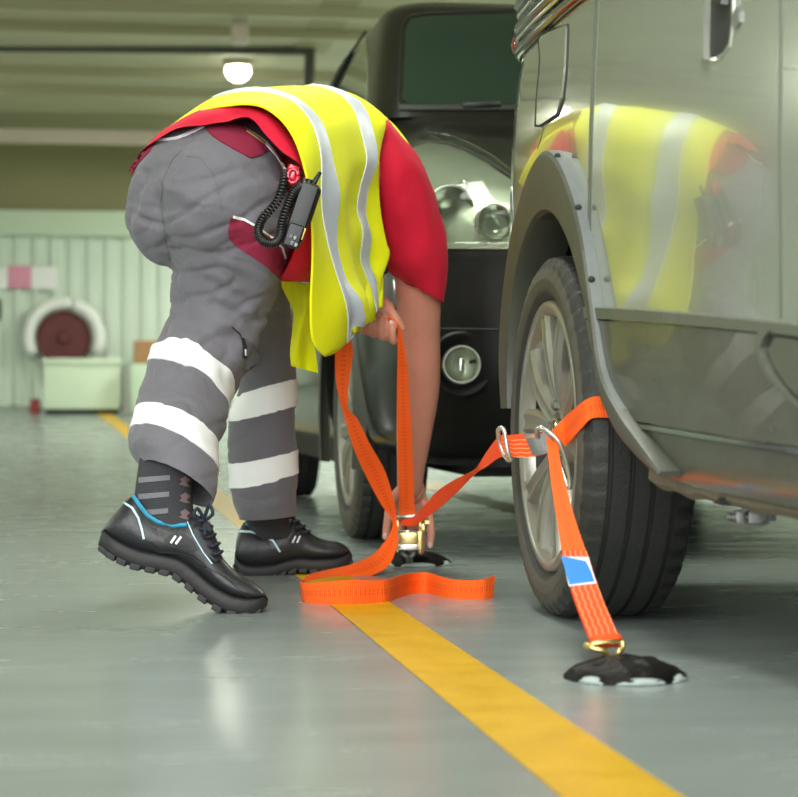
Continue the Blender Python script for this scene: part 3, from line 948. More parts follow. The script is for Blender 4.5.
    P('sill_trim', [(634, 420), (645, 423), (690, 430), (740, 438), (798, 447), (860, 456), (860, 461), (798, 452), (740, 443), (690, 435), (648, 428), (638, 425)], M['chrome'], off=0.004, thick=0.010, step=4)
    P('sill_panel', [(640, 428), (690, 437), (740, 445), (798, 454), (860, 464), (860, 520), (798, 504), (740, 493), (690, 482), (660, 472), (646, 448)], M['lowdoor'], off=0.001, thick=0.006, step=6)
    # rusty lower sill flange
    pts = [onX(u, v, X0 + 0.022 + bulge(3.0 - (u - 655) * 0.004)) for u, v in ((652, 472), (668, 481), (690, 487), (722, 493), (760, 499), (830, 513))]
    pts = vspline(pts, 30); mb = MB()
    rings = []
    for i, p in enumerate(pts):
        j = noise.noise(p * 14) * 0.006
        rings.append([p + Vector((0.02, 0, 0.03)), p + Vector((-0.004, 0, 0.012)), p + Vector((-0.006, 0, -0.008 + j)), p + Vector((0.006, 0, -0.018 + j)), p + Vector((0.09, 0, -0.008 + j)), p + Vector((0.10, 0, 0.02))])
    mk('sill_flange', *loft(rings), M['rust'], t, angle=30)
    # fuel flap, seams, handle
    flap = [(541, 39), (546, 34.5), (567, 26), (567.5, 31), (566, 70), (563, 98), (558, 114), (541, 125.5), (538, 124), (539, 100), (541, 80), (542.5, 60)]
    gap = [(537.5, 36), (544, 30.5), (569, 23.5), (569.5, 31), (568, 70), (565, 99), (559.5, 116.5), (541, 127.5), (534.5, 127), (535.5, 100), (537.5, 80), (539, 60)]
    P('fuel_flap_gap', gap, M['seam'], off=-0.0005, thick=0.001, step=2.5)
    P('fuel_flap', flap, M['silver'], off=0.0012, thick=0.003, step=2.5)
    def LP(name, pts, w, m, **kw):
        r = line_patch(pts, w, tree, **kw); mk(name, r[0], r[1], m, t, angle=35)
    LP('door_seam', [(599, -30), (597, 20), (594.5, 75), (592, 125), (591, 190), (590, 250), (590.5, 306)], 2.0, M['dimseam'], off=0.0, thick=0.0008)
    LP('door_edge', [(597.2, -30), (595, 20), (592.5, 75), (590, 125), (589, 190), (588, 250), (588.5, 306)], 0.9, M['clad'], off=0.0, thick=0.001)
    LP('quarter_crease', [(543.5, 127), (540, 140), (537, 149)], 1.0, M['chrome'], off=0.0, thick=0.001)
    LP('front_door_seam', [(781, -20), (781, 60), (780, 140), (781, 240), (781, 318)], 2.2, M['dimseam'], off=0.0, thick=0.0008)
    LP('front_door_edge', [(784, 68), (830, 71)], 2.4, M['chrome'], off=0.0, thick=0.001)
    # door handle: dark cup with a paddle
    P('handle_cup', [(703, -40), (700.5, 10), (701, 45), (704, 58), (711, 63), (721, 59), (730, 47), (733.5, 20), (735, -40)], M['silver'], off=-0.0005, thick=0.002, step=3)
    P('handle_recess', [(712, -40), (711.5, 58.5), (716, 57), (724, 52), (730, 42), (732, 20), (733, -40)], M['seam'], off=0.0015, thick=0.001, step=3)
    P('handle_paddle', [(702, -40), (701.5, 20), (702.5, 47), (706, 57), (711, 60), (711, -40)], M['silver'], off=0.003, thick=0.008, step=3)
    P('handle_link', [(721, -40), (721, 4), (731, 5), (733, -40)], M['blacktrim'], off=0.003, thick=0.012, step=3)
    P('lock_cylinder', [(734, 19), (736, 11), (739, 8), (741.5, 12), (741.5, 22), (739, 28), (735.5, 28)], M['steel'], off=0.0, thick=0.004, step=2)
    # under the floor
    mk('floor_pan', *box((X0 + 0.89, 2.2, 0.275), 1.5, 3.9, 0.05), M['under'], t, smooth=False)
    mk('rear_axle', *frame_tube([(X0 + 0.22, HY, HZ - 0.02), (X0 + 1.56, HY, HZ - 0.02)], 0.035, 14), M['under'], t)
    mk('bumper', *bevel_box((X0 + 0.89, 4.36, 0.46), 1.45, 0.12, 0.26, 0.04, seg=3), M['flare'], t, angle=40)
    c = W(748, 517, 3.05)
    b = bpy.data.objects.new('suspension_arm', None); COL.objects.link(b); b.parent = t; b.location = c - ORG[t.name]; ORG[b.name] = c
    rt = Vector((CT, -ST, 0)); fw = Vector((ST, CT, 0)); px = 3.05 / F
    mk('bolt', *frame_tube([c - rt * 22 * px, c - rt * 18 * px, c - rt * 17 * px, c + rt * 28 * px], [3 * px, 5 * px, 4 * px, 4 * px], 12), M['steel'], b, angle=30)
    mb = MB(); mb.add(*bevel_box(c - rt * 8 * px, 10 * px, 14 * px, 13 * px, 2 * px, ax=rt, ay=fw)); mb.add(*bevel_box(c + rt * 10 * px, 22 * px, 14 * px, 15 * px, 2.5 * px, ax=rt, ay=fw))
    mb.obj('bushing', M['steel'], b, angle=30)
    U = [c + rt * x * px + Vector((0, 0, y * px)) - fw * 8 * px for x, y in ((-6, 9), (-7, -3), (-4, -8), (14, -7), (20, -2), (22, 9))]
    mk('bracket', *frame_tube(vspline(U, 24), 1.6 * px, 8), M['steel'], b)
    mk('mount_plate', *box(c + Vector((0, 0, 16 * px)) + fw * 6 * px, 60 * px, 50 * px, 8 * px, ax=rt, ay=fw), M['under'], b, smooth=False)
    # wheels
    w = wheel(t, (0.836 + 0.105, HY, HZ), R, 0.21, 0.247, -1)
    copy_wheel(w, t, (0.836 + 0.105, 1.15, HZ), False)
    copy_wheel(w, t, (0.856 + 1.675, HY, HZ), True)
    copy_wheel(w, t, (0.856 + 1.675, 1.15, HZ), True)
    SUV['wheel'] = w
    ty = [c for c in w.children if c.name.startswith('tyre')][0]
    SUV['tyre'] = bvh([v.co + Vector((0.836 + 0.105, HY, HZ)) for v in ty.data.vertices], [p.vertices for p in ty.data.polygons])
    return t

def build_black_car():
    XL, XR = 0.725, 2.56
    HZ = 0.34; FY, RY = 6.02, 8.7
    t = thing('black_car', 'black high bonneted car facing the camera behind the worker', 'car', ((XL + XR) / 2, 7.2, 0))
    S = [  # h, inset, yf, yr, rx, ry
        (0.25, 0.10, 5.34, 9.45, 0.40, 0.40), (0.29, 0.04, 5.25, 9.5, 0.42, 0.42), (0.36, 0.02, 5.19, 9.52, 0.44, 0.44),
        (0.48, 0.005, 5.15, 9.55, 0.46, 0.46), (0.60, 0.0, 5.15, 9.55, 0.46, 0.46), (0.68, 0.0, 5.17, 9.55, 0.46, 0.46), (0.78, 0.0, 5.20, 9.5, 0.46, 0.50), (0.88, 0.015, 5.25, 9.5, 0.46, 0.54),
        (0.96, 0.03, 5.33, 9.48, 0.46, 0.56), (1.02, 0.05, 5.45, 9.46, 0.44, 0.50), (1.07, 0.07, 5.60, 9.45, 0.40, 0.42), (1.12, 0.085, 5.78, 9.44, 0.34, 0.34), (1.17, 0.10, 5.95, 9.42, 0.26, 0.26), (1.21, 0.11, 6.06, 9.40, 0.20, 0.22),
        (1.24, 0.12, 6.10, 9.40, 0.18, 0.2)]
    rows = spline(S, 64)
    V, Fc = loft([plan_ring(h, XL + i, XR - i, yf, yr, rx, ry, 50, None, 2.1) for h, i, yf, yr, rx, ry in rows])
    def cyl(cy, xa, xb, r):
        rg = [[Vector((x, cy + math.cos(2 * PI * k / 48) * r, HZ + 0.02 + math.sin(2 * PI * k / 48) * r)) for k in range(48)] for x in (xa, xb)]
        return loft(rg)
    Vb, Fb = boolean_cut(V, Fc, [cyl(FY, 0.5, 1.06, 0.40), cyl(RY, 0.5, 1.06, 0.40), cyl(FY, 2.22, 3, 0.40), cyl(RY, 2.22, 3, 0.40)])
    mk('body', Vb, Fb, M['blackcar'], t, angle=35)
    tree = bvh(V, Fc)
    G = [(1.235, 0.12, 6.10, 9.3, 0.16, 0.2), (1.30, 0.13, 6.16, 9.25, 0.15, 0.2), (1.45, 0.165, 6.33, 9.15, 0.14, 0.2), (1.60, 0.205, 6.50, 9.05, 0.14, 0.2), (1.66, 0.235, 6.60, 9.0, 0.16, 0.2), (1.70, 0.30, 6.75, 8.9, 0.18, 0.2), (1.72, 0.42, 6.95, 8.7, 0.2, 0.2), (1.725, 0.6, 7.2, 8.4, 0.2, 0.2)]
    rows = spline(G, 40)
    Vg, Fg = loft([plan_ring(h, XL + i, XR - i, yf, yr, rx, ry, 50, None, 3.0) for h, i, yf, yr, rx, ry in rows])
    mk('cabin', Vg, Fg, M['blackcar'], t, angle=35)
    gtree = bvh(Vg, Fg)
    def P(name, outline, m, tr, parent=t, **kw):
        r = patch(outline, tr, **kw)
        if r is None: print('no patch', name); return None
        return mk(name, r[0], r[1], m, parent, angle=35)
    P('windscreen', [(402, 100), (404, 60), (406, 28), (411, 20), (425, 17), (520, 14), (640, 14), (660, 30), (664, 104), (520, 105), (408, 105)], M['glass'], gtree, off=0.0, thick=0.004, step=7)
    P('windscreen_seal', [(399, 106), (664, 106), (664, 111), (399, 111)], M['seam'], gtree, off=0.0, thick=0.006, step=4)
    r = line_patch([(398, 108), (400, 60), (402, 26), (408, 16), (425, 13), (520, 10)], 1.6, gtree, off=0.0, thick=0.004)
    if r: mk('windscreen_trim', r[0], r[1], M['alloy_dark'], t)
    P('side_window', [(338, 92), (352, 64), (366, 38), (368, 50), (367, 100), (340, 100)], M['sideglass'], gtree, off=0.0, thick=0.004, step=4)
    r = line_patch([(332, 92), (340, 75), (352, 52), (366, 31)], 3.0, gtree, off=0.003, thick=0.01)
    if r: mk('window_frame', r[0], r[1], M['seam'], t)
    # wipers
    a = W(462, 107, 6.06); b = W(498, 106, 6.10)
    mk('wiper', *frame_tube([a + Vector((0, -0.03, 0)), b + Vector((0, -0.03, 0.0))], 0.009, 8), M['seam'], t)
    # head lamp unit
    outline = [(411, 158), (413, 150), (429, 144.5), (447, 147), (465, 153), (488, 165), (508, 179), (530, 194), (545, 215), (545, 236), (530, 249), (501, 249.5), (447, 249), (430, 247), (420, 225), (413, 190)]
    r = patch(outline, tree, off=0.0, thick=0.003, step=6)
    hl = mk('headlamp', r[0], r[1], M['lampback'], t, angle=35)
    def hit(u, v):
        o, d = ray(u, v); h = tree.ray_cast(o, d); n = h[1]
        if n.dot(d) > 0: n = -n
        return h[0], n
    fwd = Vector((-ST * 0.4, -1, 0.05)).normalized()
    for u, v, rp in ((449, 210, 22), (493, 224, 17)):
        p, n = hit(u, v); rr = rp * depth_of(p) / F
        V2, F2 = lathe([(-0.03, 0.0), (-0.028, rr * 0.4), (-0.015, rr * 0.7), (0.012, rr * 0.9), (0.022, rr), (0.022, rr * 1.08), (0.0, rr * 1.12)], p + fwd * 0.012, fwd, (0, 0, 1), 32)
        mk('reflector', V2, F2, M['chrome'], hl, angle=40)
        V2, F2 = ellipsoid(p + fwd * 0.012, Vector((rr * 0.45, 0, 0)), Vector((0, 0.02, 0)), Vector((0, 0, rr * 0.45)), 16, 10)
        mk('bulb', V2, F2, M['lampglass'], hl)
    p, n = hit(464, 187); V2, F2 = ellipsoid(p + fwd * 0.012, Vector((0.012, 0, 0)), Vector((0, 0.012, 0)), Vector((0, 0, 0.016)), 12, 8)
    mk('bulb', V2, F2, M['chrome'], hl)
    r = patch(outline, tree, off=0.036, thick=0.002, step=6)
    nv = len(r[0]) // 2
    mk('lens', [Vector(x) for x in r[0]], r[1], M['lampglass'], hl, angle=35)
    LPs = [(411, 146), (430, 141.5), (448, 144), (466, 150), (490, 162), (512, 177), (535, 193)]
    r = line_patch(LPs, 2.0, tree, off=0.0, thick=0.002); mk('bonnet_gap', r[0], r[1], M['seam'], t)
    r = line_patch([(425, 129), (428, 134), (440, 142)], 2.0, tree, off=0.0, thick=0.003); mk('bonnet_seam', r[0], r[1], M['seam'], t)
    # bumper cladding, its seam and the fog lamp
    P('bumper_panel', [(420, 252), (450, 252), (545, 253), (545, 462), (500, 466), (430, 462), (405, 455), (398, 420), (400, 330), (404, 270)], M['bumper'], tree, off=0.0, thick=0.008, step=8)
    r = line_patch([(400, 331), (445, 329), (500, 330), (545, 331)], 2.2, tree, off=0.007, thick=0.003); mk('bumper_seam', r[0], r[1], M['seam'], t)
    p, n = hit(463, 364); p = p + n * 0.016; k = depth_of(p) / F
    fl = thing_part('fog_lamp', t, p)
    V2, F2 = lathe([(0.004, 34 * k), (0.012, 32 * k), (0.014, 30 * k), (-0.004, 24 * k), (-0.006, 20 * k)], p + fwd * 0.0, fwd, (0, 0, 1), 40)
    mk('recess', V2, F2, M['bumper'], fl)
    V2, F2 = lathe([(-0.004, 0), (-0.002, 8 * k), (0.006, 15 * k), (0.016, 17.5 * k), (0.016, 19 * k), (-0.004, 20 * k)], p + fwd * 0.002, fwd, (0, 0, 1), 40)
    mk('reflector', V2, F2, M['lampback'], fl, angle=40)
    V2, F2 = ellipsoid(p + fwd * 0.014, Vector((17 * k, 0, 0)), Vector((0, 0.008, 0)), Vector((0, 0, 17 * k)), 28, 10)
    mk('lens', V2, F2, M['lampglass'], fl)
    mk('bulb', *bevel_box(p + fwd * 0.008, 5 * k, 0.01, 14 * k, 1.5 * k), M['chrome'], fl, angle=30)
    # arches and underbody
    rg = []
    for x in (XL - 0.012, XL - 0.016, XL + 0.02):
        r0 = 0.405 if x != XL - 0.016 else 0.42
        rg.append([Vector((x, FY + math.cos(a) * (r0 + (0.03 if x > XL else 0)), HZ + 0.02 + math.sin(a) * (r0 + (0.03 if x > XL else 0)))) for a in [math.radians(-20 + 220 * k / 40) for k in range(41)]])
    mk('arch_lip', *loft(rg, False, False, closed=False), M['flare'], t)
    mk('underbody', *box(((XL + XR) / 2, 7.3, 0.27), 1.26, 3.7, 0.14), M['under'], t, smooth=False)
    mk('underbody_shade_box', *box(((XL + XR) / 2, 7.35, 0.26), 1.74, 1.8, 0.10), M['under'], t, smooth=False)  # wide box added to darken the deck beneath the car
    w = wheel(t, (XL + 0.115, FY, 0.335), 0.335, 0.20, 0.235, -1, 6)
    copy_wheel(w, t, (XL + 0.115, RY, 0.335 + floor_h(RY)), False)
    copy_wheel(w, t, (XR - 0.115, FY, 0.335), True)
    copy_wheel(w, t, (XR - 0.115, RY, 0.335 + floor_h(RY)), True)
    return t

def thing_part(name, parent, loc):
    o = bpy.data.objects.new(name, None); COL.objects.link(o); o.parent = parent
    o.location = Vector(loc) - ORG[parent.name]; ORG[o.name] = Vector(loc)
    return o

# ------------------------------------------------------------------ the worker
def finger(root, pts, radii, n=None):
    return chain([root] + pts, radii, n or 5 * (len(pts) + 1), 10)

def fit_noise(V, Fc, amp, freq, sq=(1, 1, 1), octs=2):
    N = normals_of(V, Fc); out = []
    for v, n in zip(V, N):
        p = Vector((v.x * freq * sq[0], v.y * freq * sq[1], v.z * freq * sq[2]))
        d = noise.noise(p) + 0.5 * noise.noise(p * 2.1 + Vector((3, 1, 7)))
        out.append(v + n * d * amp)
    return out

def shirt_depth(): pass

def build_person():
    foot = onFloor(245, 600); foot.z = 0
    px = 4.2 / F
    # ---------- body: one continuous surface
    parts = []
    L = lambda *a: [W(*p) for p in a]
    # torso, neck, head
    tor = [(215, 200, 4.25), (255, 180, 4.36), (298, 170, 4.50), (332, 172, 4.64), (352, 184, 4.75)]
    parts.append(chain(L(*tor), [0.110, 0.115, 0.12, 0.115, 0.085], 30, 24))
    parts.append(chain(L((360, 186, 4.72), (372, 200, 4.84), (376, 216, 4.93)), [0.07, 0.058, 0.058], 14, 16))
    hc = W(372, 232, 5.02)
    hd = (W(366, 262, 5.06) - W(376, 205, 4.98)).normalized()        # crown direction (head hangs down)
    fd = (Vector((CT, -ST, 0)) * 0.25 + Vector((ST, CT, 0)) * 0.85 - Vector((0, 0, 0.25)))
    fd = (fd - hd * fd.dot(hd)).normalized(); sd = hd.cross(fd).normalized()
    parts.append(ellipsoid(hc, sd * 0.074, fd * 0.092, hd * 0.108, 28, 18))
    parts.append(ellipsoid(hc - hd * 0.062 + fd * 0.035, sd * 0.052, fd * 0.055, hd * 0.052, 20, 12))
    parts.append(chain([hc + fd * 0.085 + hd * 0.008, hc + fd * 0.104 - hd * 0.028], [0.008, 0.014], 8, 10))
    parts.append(chain([hc + fd * 0.083 - hd * 0.060 - sd * 0.018, hc + fd * 0.088 - hd * 0.060, hc + fd * 0.083 - hd * 0.060 + sd * 0.018], [0.006, 0.008, 0.006], 10, 8))
    for s in (-1, 1): parts.append(ellipsoid(hc + sd * s * 0.076 - hd * 0.01 - fd * 0.008, sd * 0.012, fd * 0.020, hd * 0.032, 14, 10))
    # right arm (nearer), hanging down to the ratchet
    ra = L((368, 176, 4.77), (394, 192, 4.76), (413, 240, 4.78), (418, 292, 4.82), (419, 335, 4.87), (419, 362, 4.90), (418, 392, 4.94), (414, 435, 4.99), (411, 468, 5.03), (410, 486, 5.05))
    parts.append(chain(ra, [0.045, 0.050, 0.053, 0.052, 0.049, 0.050, 0.050, 0.042, 0.034, 0.031], 60, 22))
    # right hand: palm behind the ratchet, thumb on one side, fingers on the other
    rt = Vector((CT, -ST, 0)); fw = Vector((ST, CT, 0)); up = Vector((0, 0, 1))
    pc = W(411, 503, 5.085)
    parts.append(ellipsoid(pc, rt * 0.041, fw * 0.017, up * 0.048, 20, 14))
    parts.append(ellipsoid(W(411, 489, 5.06), rt * 0.034, fw * 0.022, up * 0.035, 20, 14))
    parts.append(finger(W(403, 490, 5.06), L((393, 500, 5.05), (388.5, 517, 5.04), (385.5, 537, 5.03)), [0.018, 0.014, 0.0115, 0.0085]))
    parts.append(finger(W(422, 500, 5.08), L((428.5, 515, 5.07), (431, 531, 5.05), (430, 545, 5.035)), [0.013, 0.011, 0.0100, 0.0082]))
    parts.append(finger(W(417, 508, 5.09), L((420.5, 527, 5.10), (422, 542, 5.085), (421, 552, 5.065)), [0.012, 0.0105, 0.0095, 0.0080]))
    parts.append(finger(W(410, 510, 5.095), L((411, 528, 5.11), (411.5, 541, 5.10), (411, 550, 5.08)), [0.012, 0.0100, 0.0092, 0.0078]))
    parts.append(finger(W(403, 508, 5.09), L((401.5, 522, 5.105), (401, 533, 5.095), (401, 541, 5.08)), [0.011, 0.0092, 0.0084, 0.0072]))
    # left arm (farther), to the fist holding the strap
    la = L((362, 182, 4.80), (352, 196, 4.98), (340, 225, 5.08), (336, 252, 5.06), (348, 274, 4.94), (364, 292, 4.80), (373, 303, 4.72))
    parts.append(chain(la, [0.06, 0.058, 0.050, 0.047, 0.044, 0.034, 0.029], 42, 20))
    parts.append(ellipsoid(W(380, 309, 4.70), (rt * 0.75 - up * 0.66) * 0.038, fw * 0.020, (rt * 0.66 + up * 0.75) * 0.030, 20, 14))
    zf = 4.655
    for (a, b, c, d, r) in (((370, 312), (360.5, 319), (361, 329), (368, 333), 0.0084),
                            ((377, 311), (370.5, 321), (371.5, 333.5), (378, 334), 0.0094),
                            ((384, 310), (381, 322), (382, 337), (388, 336), 0.0098),
                            ((391, 311), (392, 325), (393, 341), (398, 337), 0.0096)):
        parts.append(finger(W(a[0], a[1], zf + 0.03), [W(b[0], b[1], zf - 0.012), W(c[0], c[1], zf - 0.006), W(d[0], d[1], zf + 0.018)], [r * 1.05, r, r * 0.95, r * 0.8]))
    parts.append(finger(W(384, 304, zf + 0.02), [W(391, 312, zf - 0.004), W(397, 320, zf - 0.010), W(402.5, 328.5, zf - 0.006)], [0.0150, 0.0120, 0.0105, 0.0080]))
    # legs inside the trousers, ankles and feet
    parts.append(chain(L((228, 200, 4.2), (222, 290, 4.27), (212, 350, 4.28), (180, 430, 4.10), (168, 480, 4.02), (166, 515, 3.995)), [0.10, 0.078, 0.062, 0.056, 0.034, 0.030], 40, 20))
    parts.append(chain(L((200, 205, 4.3), (252, 290, 4.6), (268, 380, 4.76), (267, 470, 4.76), (267, 515, 4.845), (266, 540, 4.86)), [0.10, 0.075, 0.058, 0.048, 0.028, 0.026], 40, 20))
    parts.append(chain(L((148, 532, 3.995), (190, 556, 3.995), (238, 594, 3.99)), [0.022, 0.024, 0.018], 16, 12))
    parts.append(chain(L((252, 552, 4.85), (290, 554, 4.87), (330, 557, 4.88)), [0.022, 0.022, 0.016], 16, 12))
    V, Fc = union(parts, 0.0036, 3)
    p = mk('person', V, Fc, M['skin'], None, loc=tuple(foot))
    tag(p, 'worker in yellow vest and grey trousers bending down to fasten orange straps', 'person')
    P = p
    # hair, eyes
    hv, hf = ellipsoid(hc + hd * 0.016 - fd * 0.012, sd * 0.081, fd * 0.094, hd * 0.106, 30, 20)
    keep = [i for i, v in enumerate(hv) if (v - hc).dot(fd) < 0.052 or (v - hc).dot(hd) > 0.055]
    ks = set(keep); hf = [f for f in hf if all(i in ks for i in f) and not all((hv[i] - hc).dot(hd) < -0.055 for i in f)]
    mk('hair', [v + (v - hc).normalized() * (0.003 * noise.noise(v * 60)) for v in hv], hf, M['hair'], P)
    for s in (-1, 1):
        mk('eye', *ellipsoid(hc + fd * 0.080 + sd * s * 0.030 + hd * 0.004, sd * 0.012, fd * 0.010, hd * 0.009, 12, 8), M['white'], P)
    for (u, v, z) in ((385.2, 536, 5.022), (430, 545, 5.026)):
        mk('fingernail', *ellipsoid(W(u, v, z), rt * 0.006, fw * 0.0035, up * 0.008, 12, 8), M['nail'], P)
    mk('fingernail', *ellipsoid(W(391.5, 324.5, zf - 0.017), rt * 0.0065, fw * 0.003, up * 0.010, 12, 8), M['nail'], P)

    # ---------- trousers
    near = [pring((158, 165), (288, 190), 4.16, 0.145, 4, -6),
            pring((166, 215), (290, 232), 4.17, 0.140, 4, -8),
            pring((173, 262), (284, 276), 4.20, 0.125, 4, -10),
            pring((170, 303), (268, 322), 4.24, 0.112, 5, -16),
            pring((161, 334), (250, 368), 4.24, 0.104, 6, -22),
            pring((152, 349), (236, 393), 4.215, 0.098, 6, -27),      # 5 upper band top
            pring((146, 366), (230, 410), 4.175, 0.096, 7, -22),      # 6 upper band bottom
            pring((139, 390), (225, 432), 4.125, 0.096, 7, -20),
            pring((135, 409), (218, 448), 4.085, 0.096, 7, -20),      # 8 lower band top
            pring((130, 430), (217, 473), 4.045, 0.096, 7, -19),      # 9 lower band bottom
            pring((131, 447), (216, 490), 4.02, 0.094, 5, -17),
            pring((141, 463), (213, 503), 4.005, 0.088, 2, -13)]
    far = [pring((190, 190), (280, 210), 4.36, 0.125, 0, 0),
           pring((205, 262), (286, 268), 4.48, 0.115, 0, 0),
           pring((226, 320), (293, 316), 4.62, 0.105, 0, -2),
           pring((234, 360), (294, 350), 4.70, 0.095, 0, -2),
           pring((236, 394), (295.6, 380), 4.735, 0.088, 2, 0),       # 4
           pring((229, 420), (295.6, 406.6), 4.735, 0.086, 2, 2),     # 5
           pring((227, 442), (296, 428), 4.735, 0.085, 2, 3),
           pring((228, 463), (297, 450.5), 4.735, 0.084, 2, 3),       # 7
           pring((230, 487.6), (298.5, 473), 4.74, 0.083, 2, 4),      # 8
           pring((235, 503), (298, 492), 4.75, 0.080, 2, 4),
           pring((240, 519), (297, 514), 4.765, 0.075, 2, 3)]
    def leg(rows, a, b, n, grow=0.0, seg=40): return [pring_pts(r, seg, grow) for r in [spl_at(rows, a + (b - a) * i / (n - 1)) for i in range(n)]]
    near2 = near + [pring((146, 490), (209, 530), 3.975, 0.088, 2, -13)]
    far2 = far + [pring((243, 545), (296, 543), 4.785, 0.072, 2, 3)]
    tp = [loft(leg(near2, 0, len(near2) - 1, 64)), loft(leg(far2, 0, len(far2) - 1, 54))]
    def ell(u, v, z, ru, rv, rz, rot=0.0):
        k = z / F; c, s = math.cos(rot), math.sin(rot)
        return ellipsoid(W(u, v, z), (rt * c - up * s) * ru * k, fw * rz, (rt * s + up * c) * rv * k, 32, 20)
    tp.append(ell(222, 196, 4.17, 66, 74, 0.165))                       # near buttock and hip
    tp.append(ell(172, 203, 4.25, 46, 64, 0.150, 0.10))                 # far buttock
    tp.append(ell(206, 180, 4.22, 70, 53, 0.155, 0.12))                 # seat and waist
    waist = [pring((150, 205), (222, 118), 4.22, 0.14), pring((185, 225), (262, 124), 4.26, 0.15), pring((222, 250), (290, 152), 4.30, 0.14)]
    tp.append(loft(leg(waist, 0, 2, 16)))
    V, Fc = union(tp, 0.0065, 5)
    # folds: soft wrinkles running round the legs and fanning from the crotch
    N = normals_of(V, Fc); V2 = []
    cr_pt = W(190, 262, 4.1)
    for v, n in zip(V, N):
        d = (v - cr_pt).length
        fan = math.sin(d * 95 + 2.0 * noise.noise(v * 9)) * 0.0040 * max(0, 1 - abs(d - 0.15) / 0.16)
        big = noise.noise(Vector((v.x * 7, v.y * 7, v.z * 16))) * 0.0058
        knee = math.exp(-((v - W(225, 325, 4.15)).length / 0.10) ** 2) * math.sin(v.z * 130 + v.x * 70 + 3 * noise.noise(v * 10)) * 0.0042
        q = noise.noise(Vector((v.x * 5 + v.z * 3.0, v.y * 5, v.z * 17 - v.x * 6)))
        q2 = noise.noise(Vector((v.x * 8 - v.z * 5, v.y * 8 + 4, v.z * 26 + v.x * 9)))
        amp = 0.5 + 0.9 * max(0, 1 - abs(d - 0.12) / 0.22)
        crease = -(max(0, 0.22 - abs(q)) / 0.22) ** 2 * 0.0062 - (max(0, 0.18 - abs(q2)) / 0.18) ** 2 * 0.0030
        V2.append(v + n * (fan + big + knee + crease * amp))
    V = V2
    # open the hems
    def open_hem(V, Fc, r):
        pts = pring_pts(r, 24); c = sum(pts, Vector()) / 24
        ax = (pts[0] - c).cross(pts[6] - c).normalized()
        if ax.z > 0: ax = -ax                                   # points out of the hem
        bm = bmesh.new()
        vs = [bm.verts.new(v) for v in V]
        for f in Fc:
            try: bm.faces.new([vs[i] for i in f])
            except ValueError: pass
        near_f = [f for f in bm.faces if (f.calc_center_median() - c).length < 0.13]
        es = {e for f in near_f for e in f.edges}; vv = {v for f in near_f for v in f.verts}
        bmesh.ops.bisect_plane(bm, geom=list(vv) + list(es) + near_f, plane_co=c, plane_no=ax, clear_outer=True)
        bm.verts.index_update()
        out = ([v.co.copy() for v in bm.verts], [tuple(v.index for v in f.verts) for f in bm.faces])
        bm.free()
        return out
    V, Fc = open_hem(V, Fc, near[-1]); V, Fc = open_hem(V, Fc, far[-1])
    tr = mk('trousers', V, Fc, M['trousers'], P)
    ttree = bvh(V, Fc)
    for nm, rows, a, b, lb in (('reflective_band', near, 5, 6, 'white band above'), ('reflective_band', near, 8, 9, None), ('reflective_band', far, 4, 5, None), ('reflective_band', far, 7, 8, None)):
        n = 9
        o = leg(rows, a, b, n, 0.0062, 64); i = leg(rows, a, b, n, -0.004, 64)
        o2, i2 = [], []
        for ring in leg(rows, a, b, n, 0.010, 72):
            ro, ri = [], []
            for q in ring:
                h = ttree.find_nearest(q)
                d = (q - h[0]).normalized()
                ro.append(h[0] + d * 0.0026); ri.append(h[0] - d * 0.003)
            o2.append(ro); i2.append(ri)
        prof = o2 + i2[::-1]
        V3, F3 = loft(prof + [prof[0]], False, False)
        mk(nm, V3, F3, M['band'], tr, angle=50)
    def TP(name, outline, m, parent=tr, tree=ttree, **k):
        k.setdefault('off', 0.0005); k.setdefault('thick', 0.002); k.setdefault('step', 3.0); k.setdefault('maxz', 4.5)
        r = patch(outline, tree, **k)
        if r is None: print('no patch', name); return
        return mk(name, r[0], r[1], m, parent, angle=50)
    def TL(name, pts, w, m, parent=tr, tree=ttree, **k):
        k.setdefault('off', 0.0008); k.setdefault('thick', 0.0018); k.setdefault('maxz', 4.6)
        r = line_patch(pts, w, tree, **k)
        if r is None: print('no line', name); return
        return mk(name, r[0], r[1], m, parent, angle=50)
    # crimson pocket flaps and white piping
    TP('back_pocket', [(199, 113), (204, 114), (214, 121), (228, 120), (240, 126), (254, 136), (268, 150), (259, 156), (250, 158.5), (238, 152), (222, 143), (212, 136), (205, 128), (200, 120)], M['crimson'], thick=0.003)
    TP('waistband_panel', [(130, 168), (136, 160), (150, 145), (156, 142), (150, 152), (140, 162), (131, 175)], M['crimson'], thick=0.002)
    TP('thigh_pocket', [(231, 217), (240, 219), (256, 227), (272, 237), (281, 246), (283, 258), (282, 274), (280, 280), (268, 268), (250, 255), (236, 246), (229, 238), (228, 230)], M['crimson'], thick=0.003)
    TL('waist_piping', [(156, 140.5), (170, 139.5), (178, 138), (190, 133), (204, 126.5)], 2.0, M['band'])
    TL('waist_piping', [(230, 124), (240, 127), (253, 134), (266, 144), (277, 156), (285, 170)], 2.2, M['band'])
    TL('pocket_piping', [(233, 216.5), (244, 219), (258, 227), (272, 238), (281, 247), (284, 258)], 2.0, M['band'], off=0.003)
    TL('gold_tag', [(246, 132), (255, 138), (263, 144)], 1.8, M['gold'], off=0.004)
    TL('seat_seam', [(170, 262), (165, 235), (161, 205), (163, 180), (172, 160), (182, 150)], 0.5, M['clothseam'], thick=0.0002)
    TL('seat_seam', [(186, 156), (200, 158), (212, 172), (220, 195), (222, 214)], 0.6, M['clothseam'], thick=0.0003)
    TL('zip', [(232, 327), (240, 334), (242, 340)], 1.0, M['seam'], thick=0.001)
    TL('zip_pull', [(242.5, 338), (244, 346), (243.5, 358)], 2.6, M['seam'], thick=0.004)
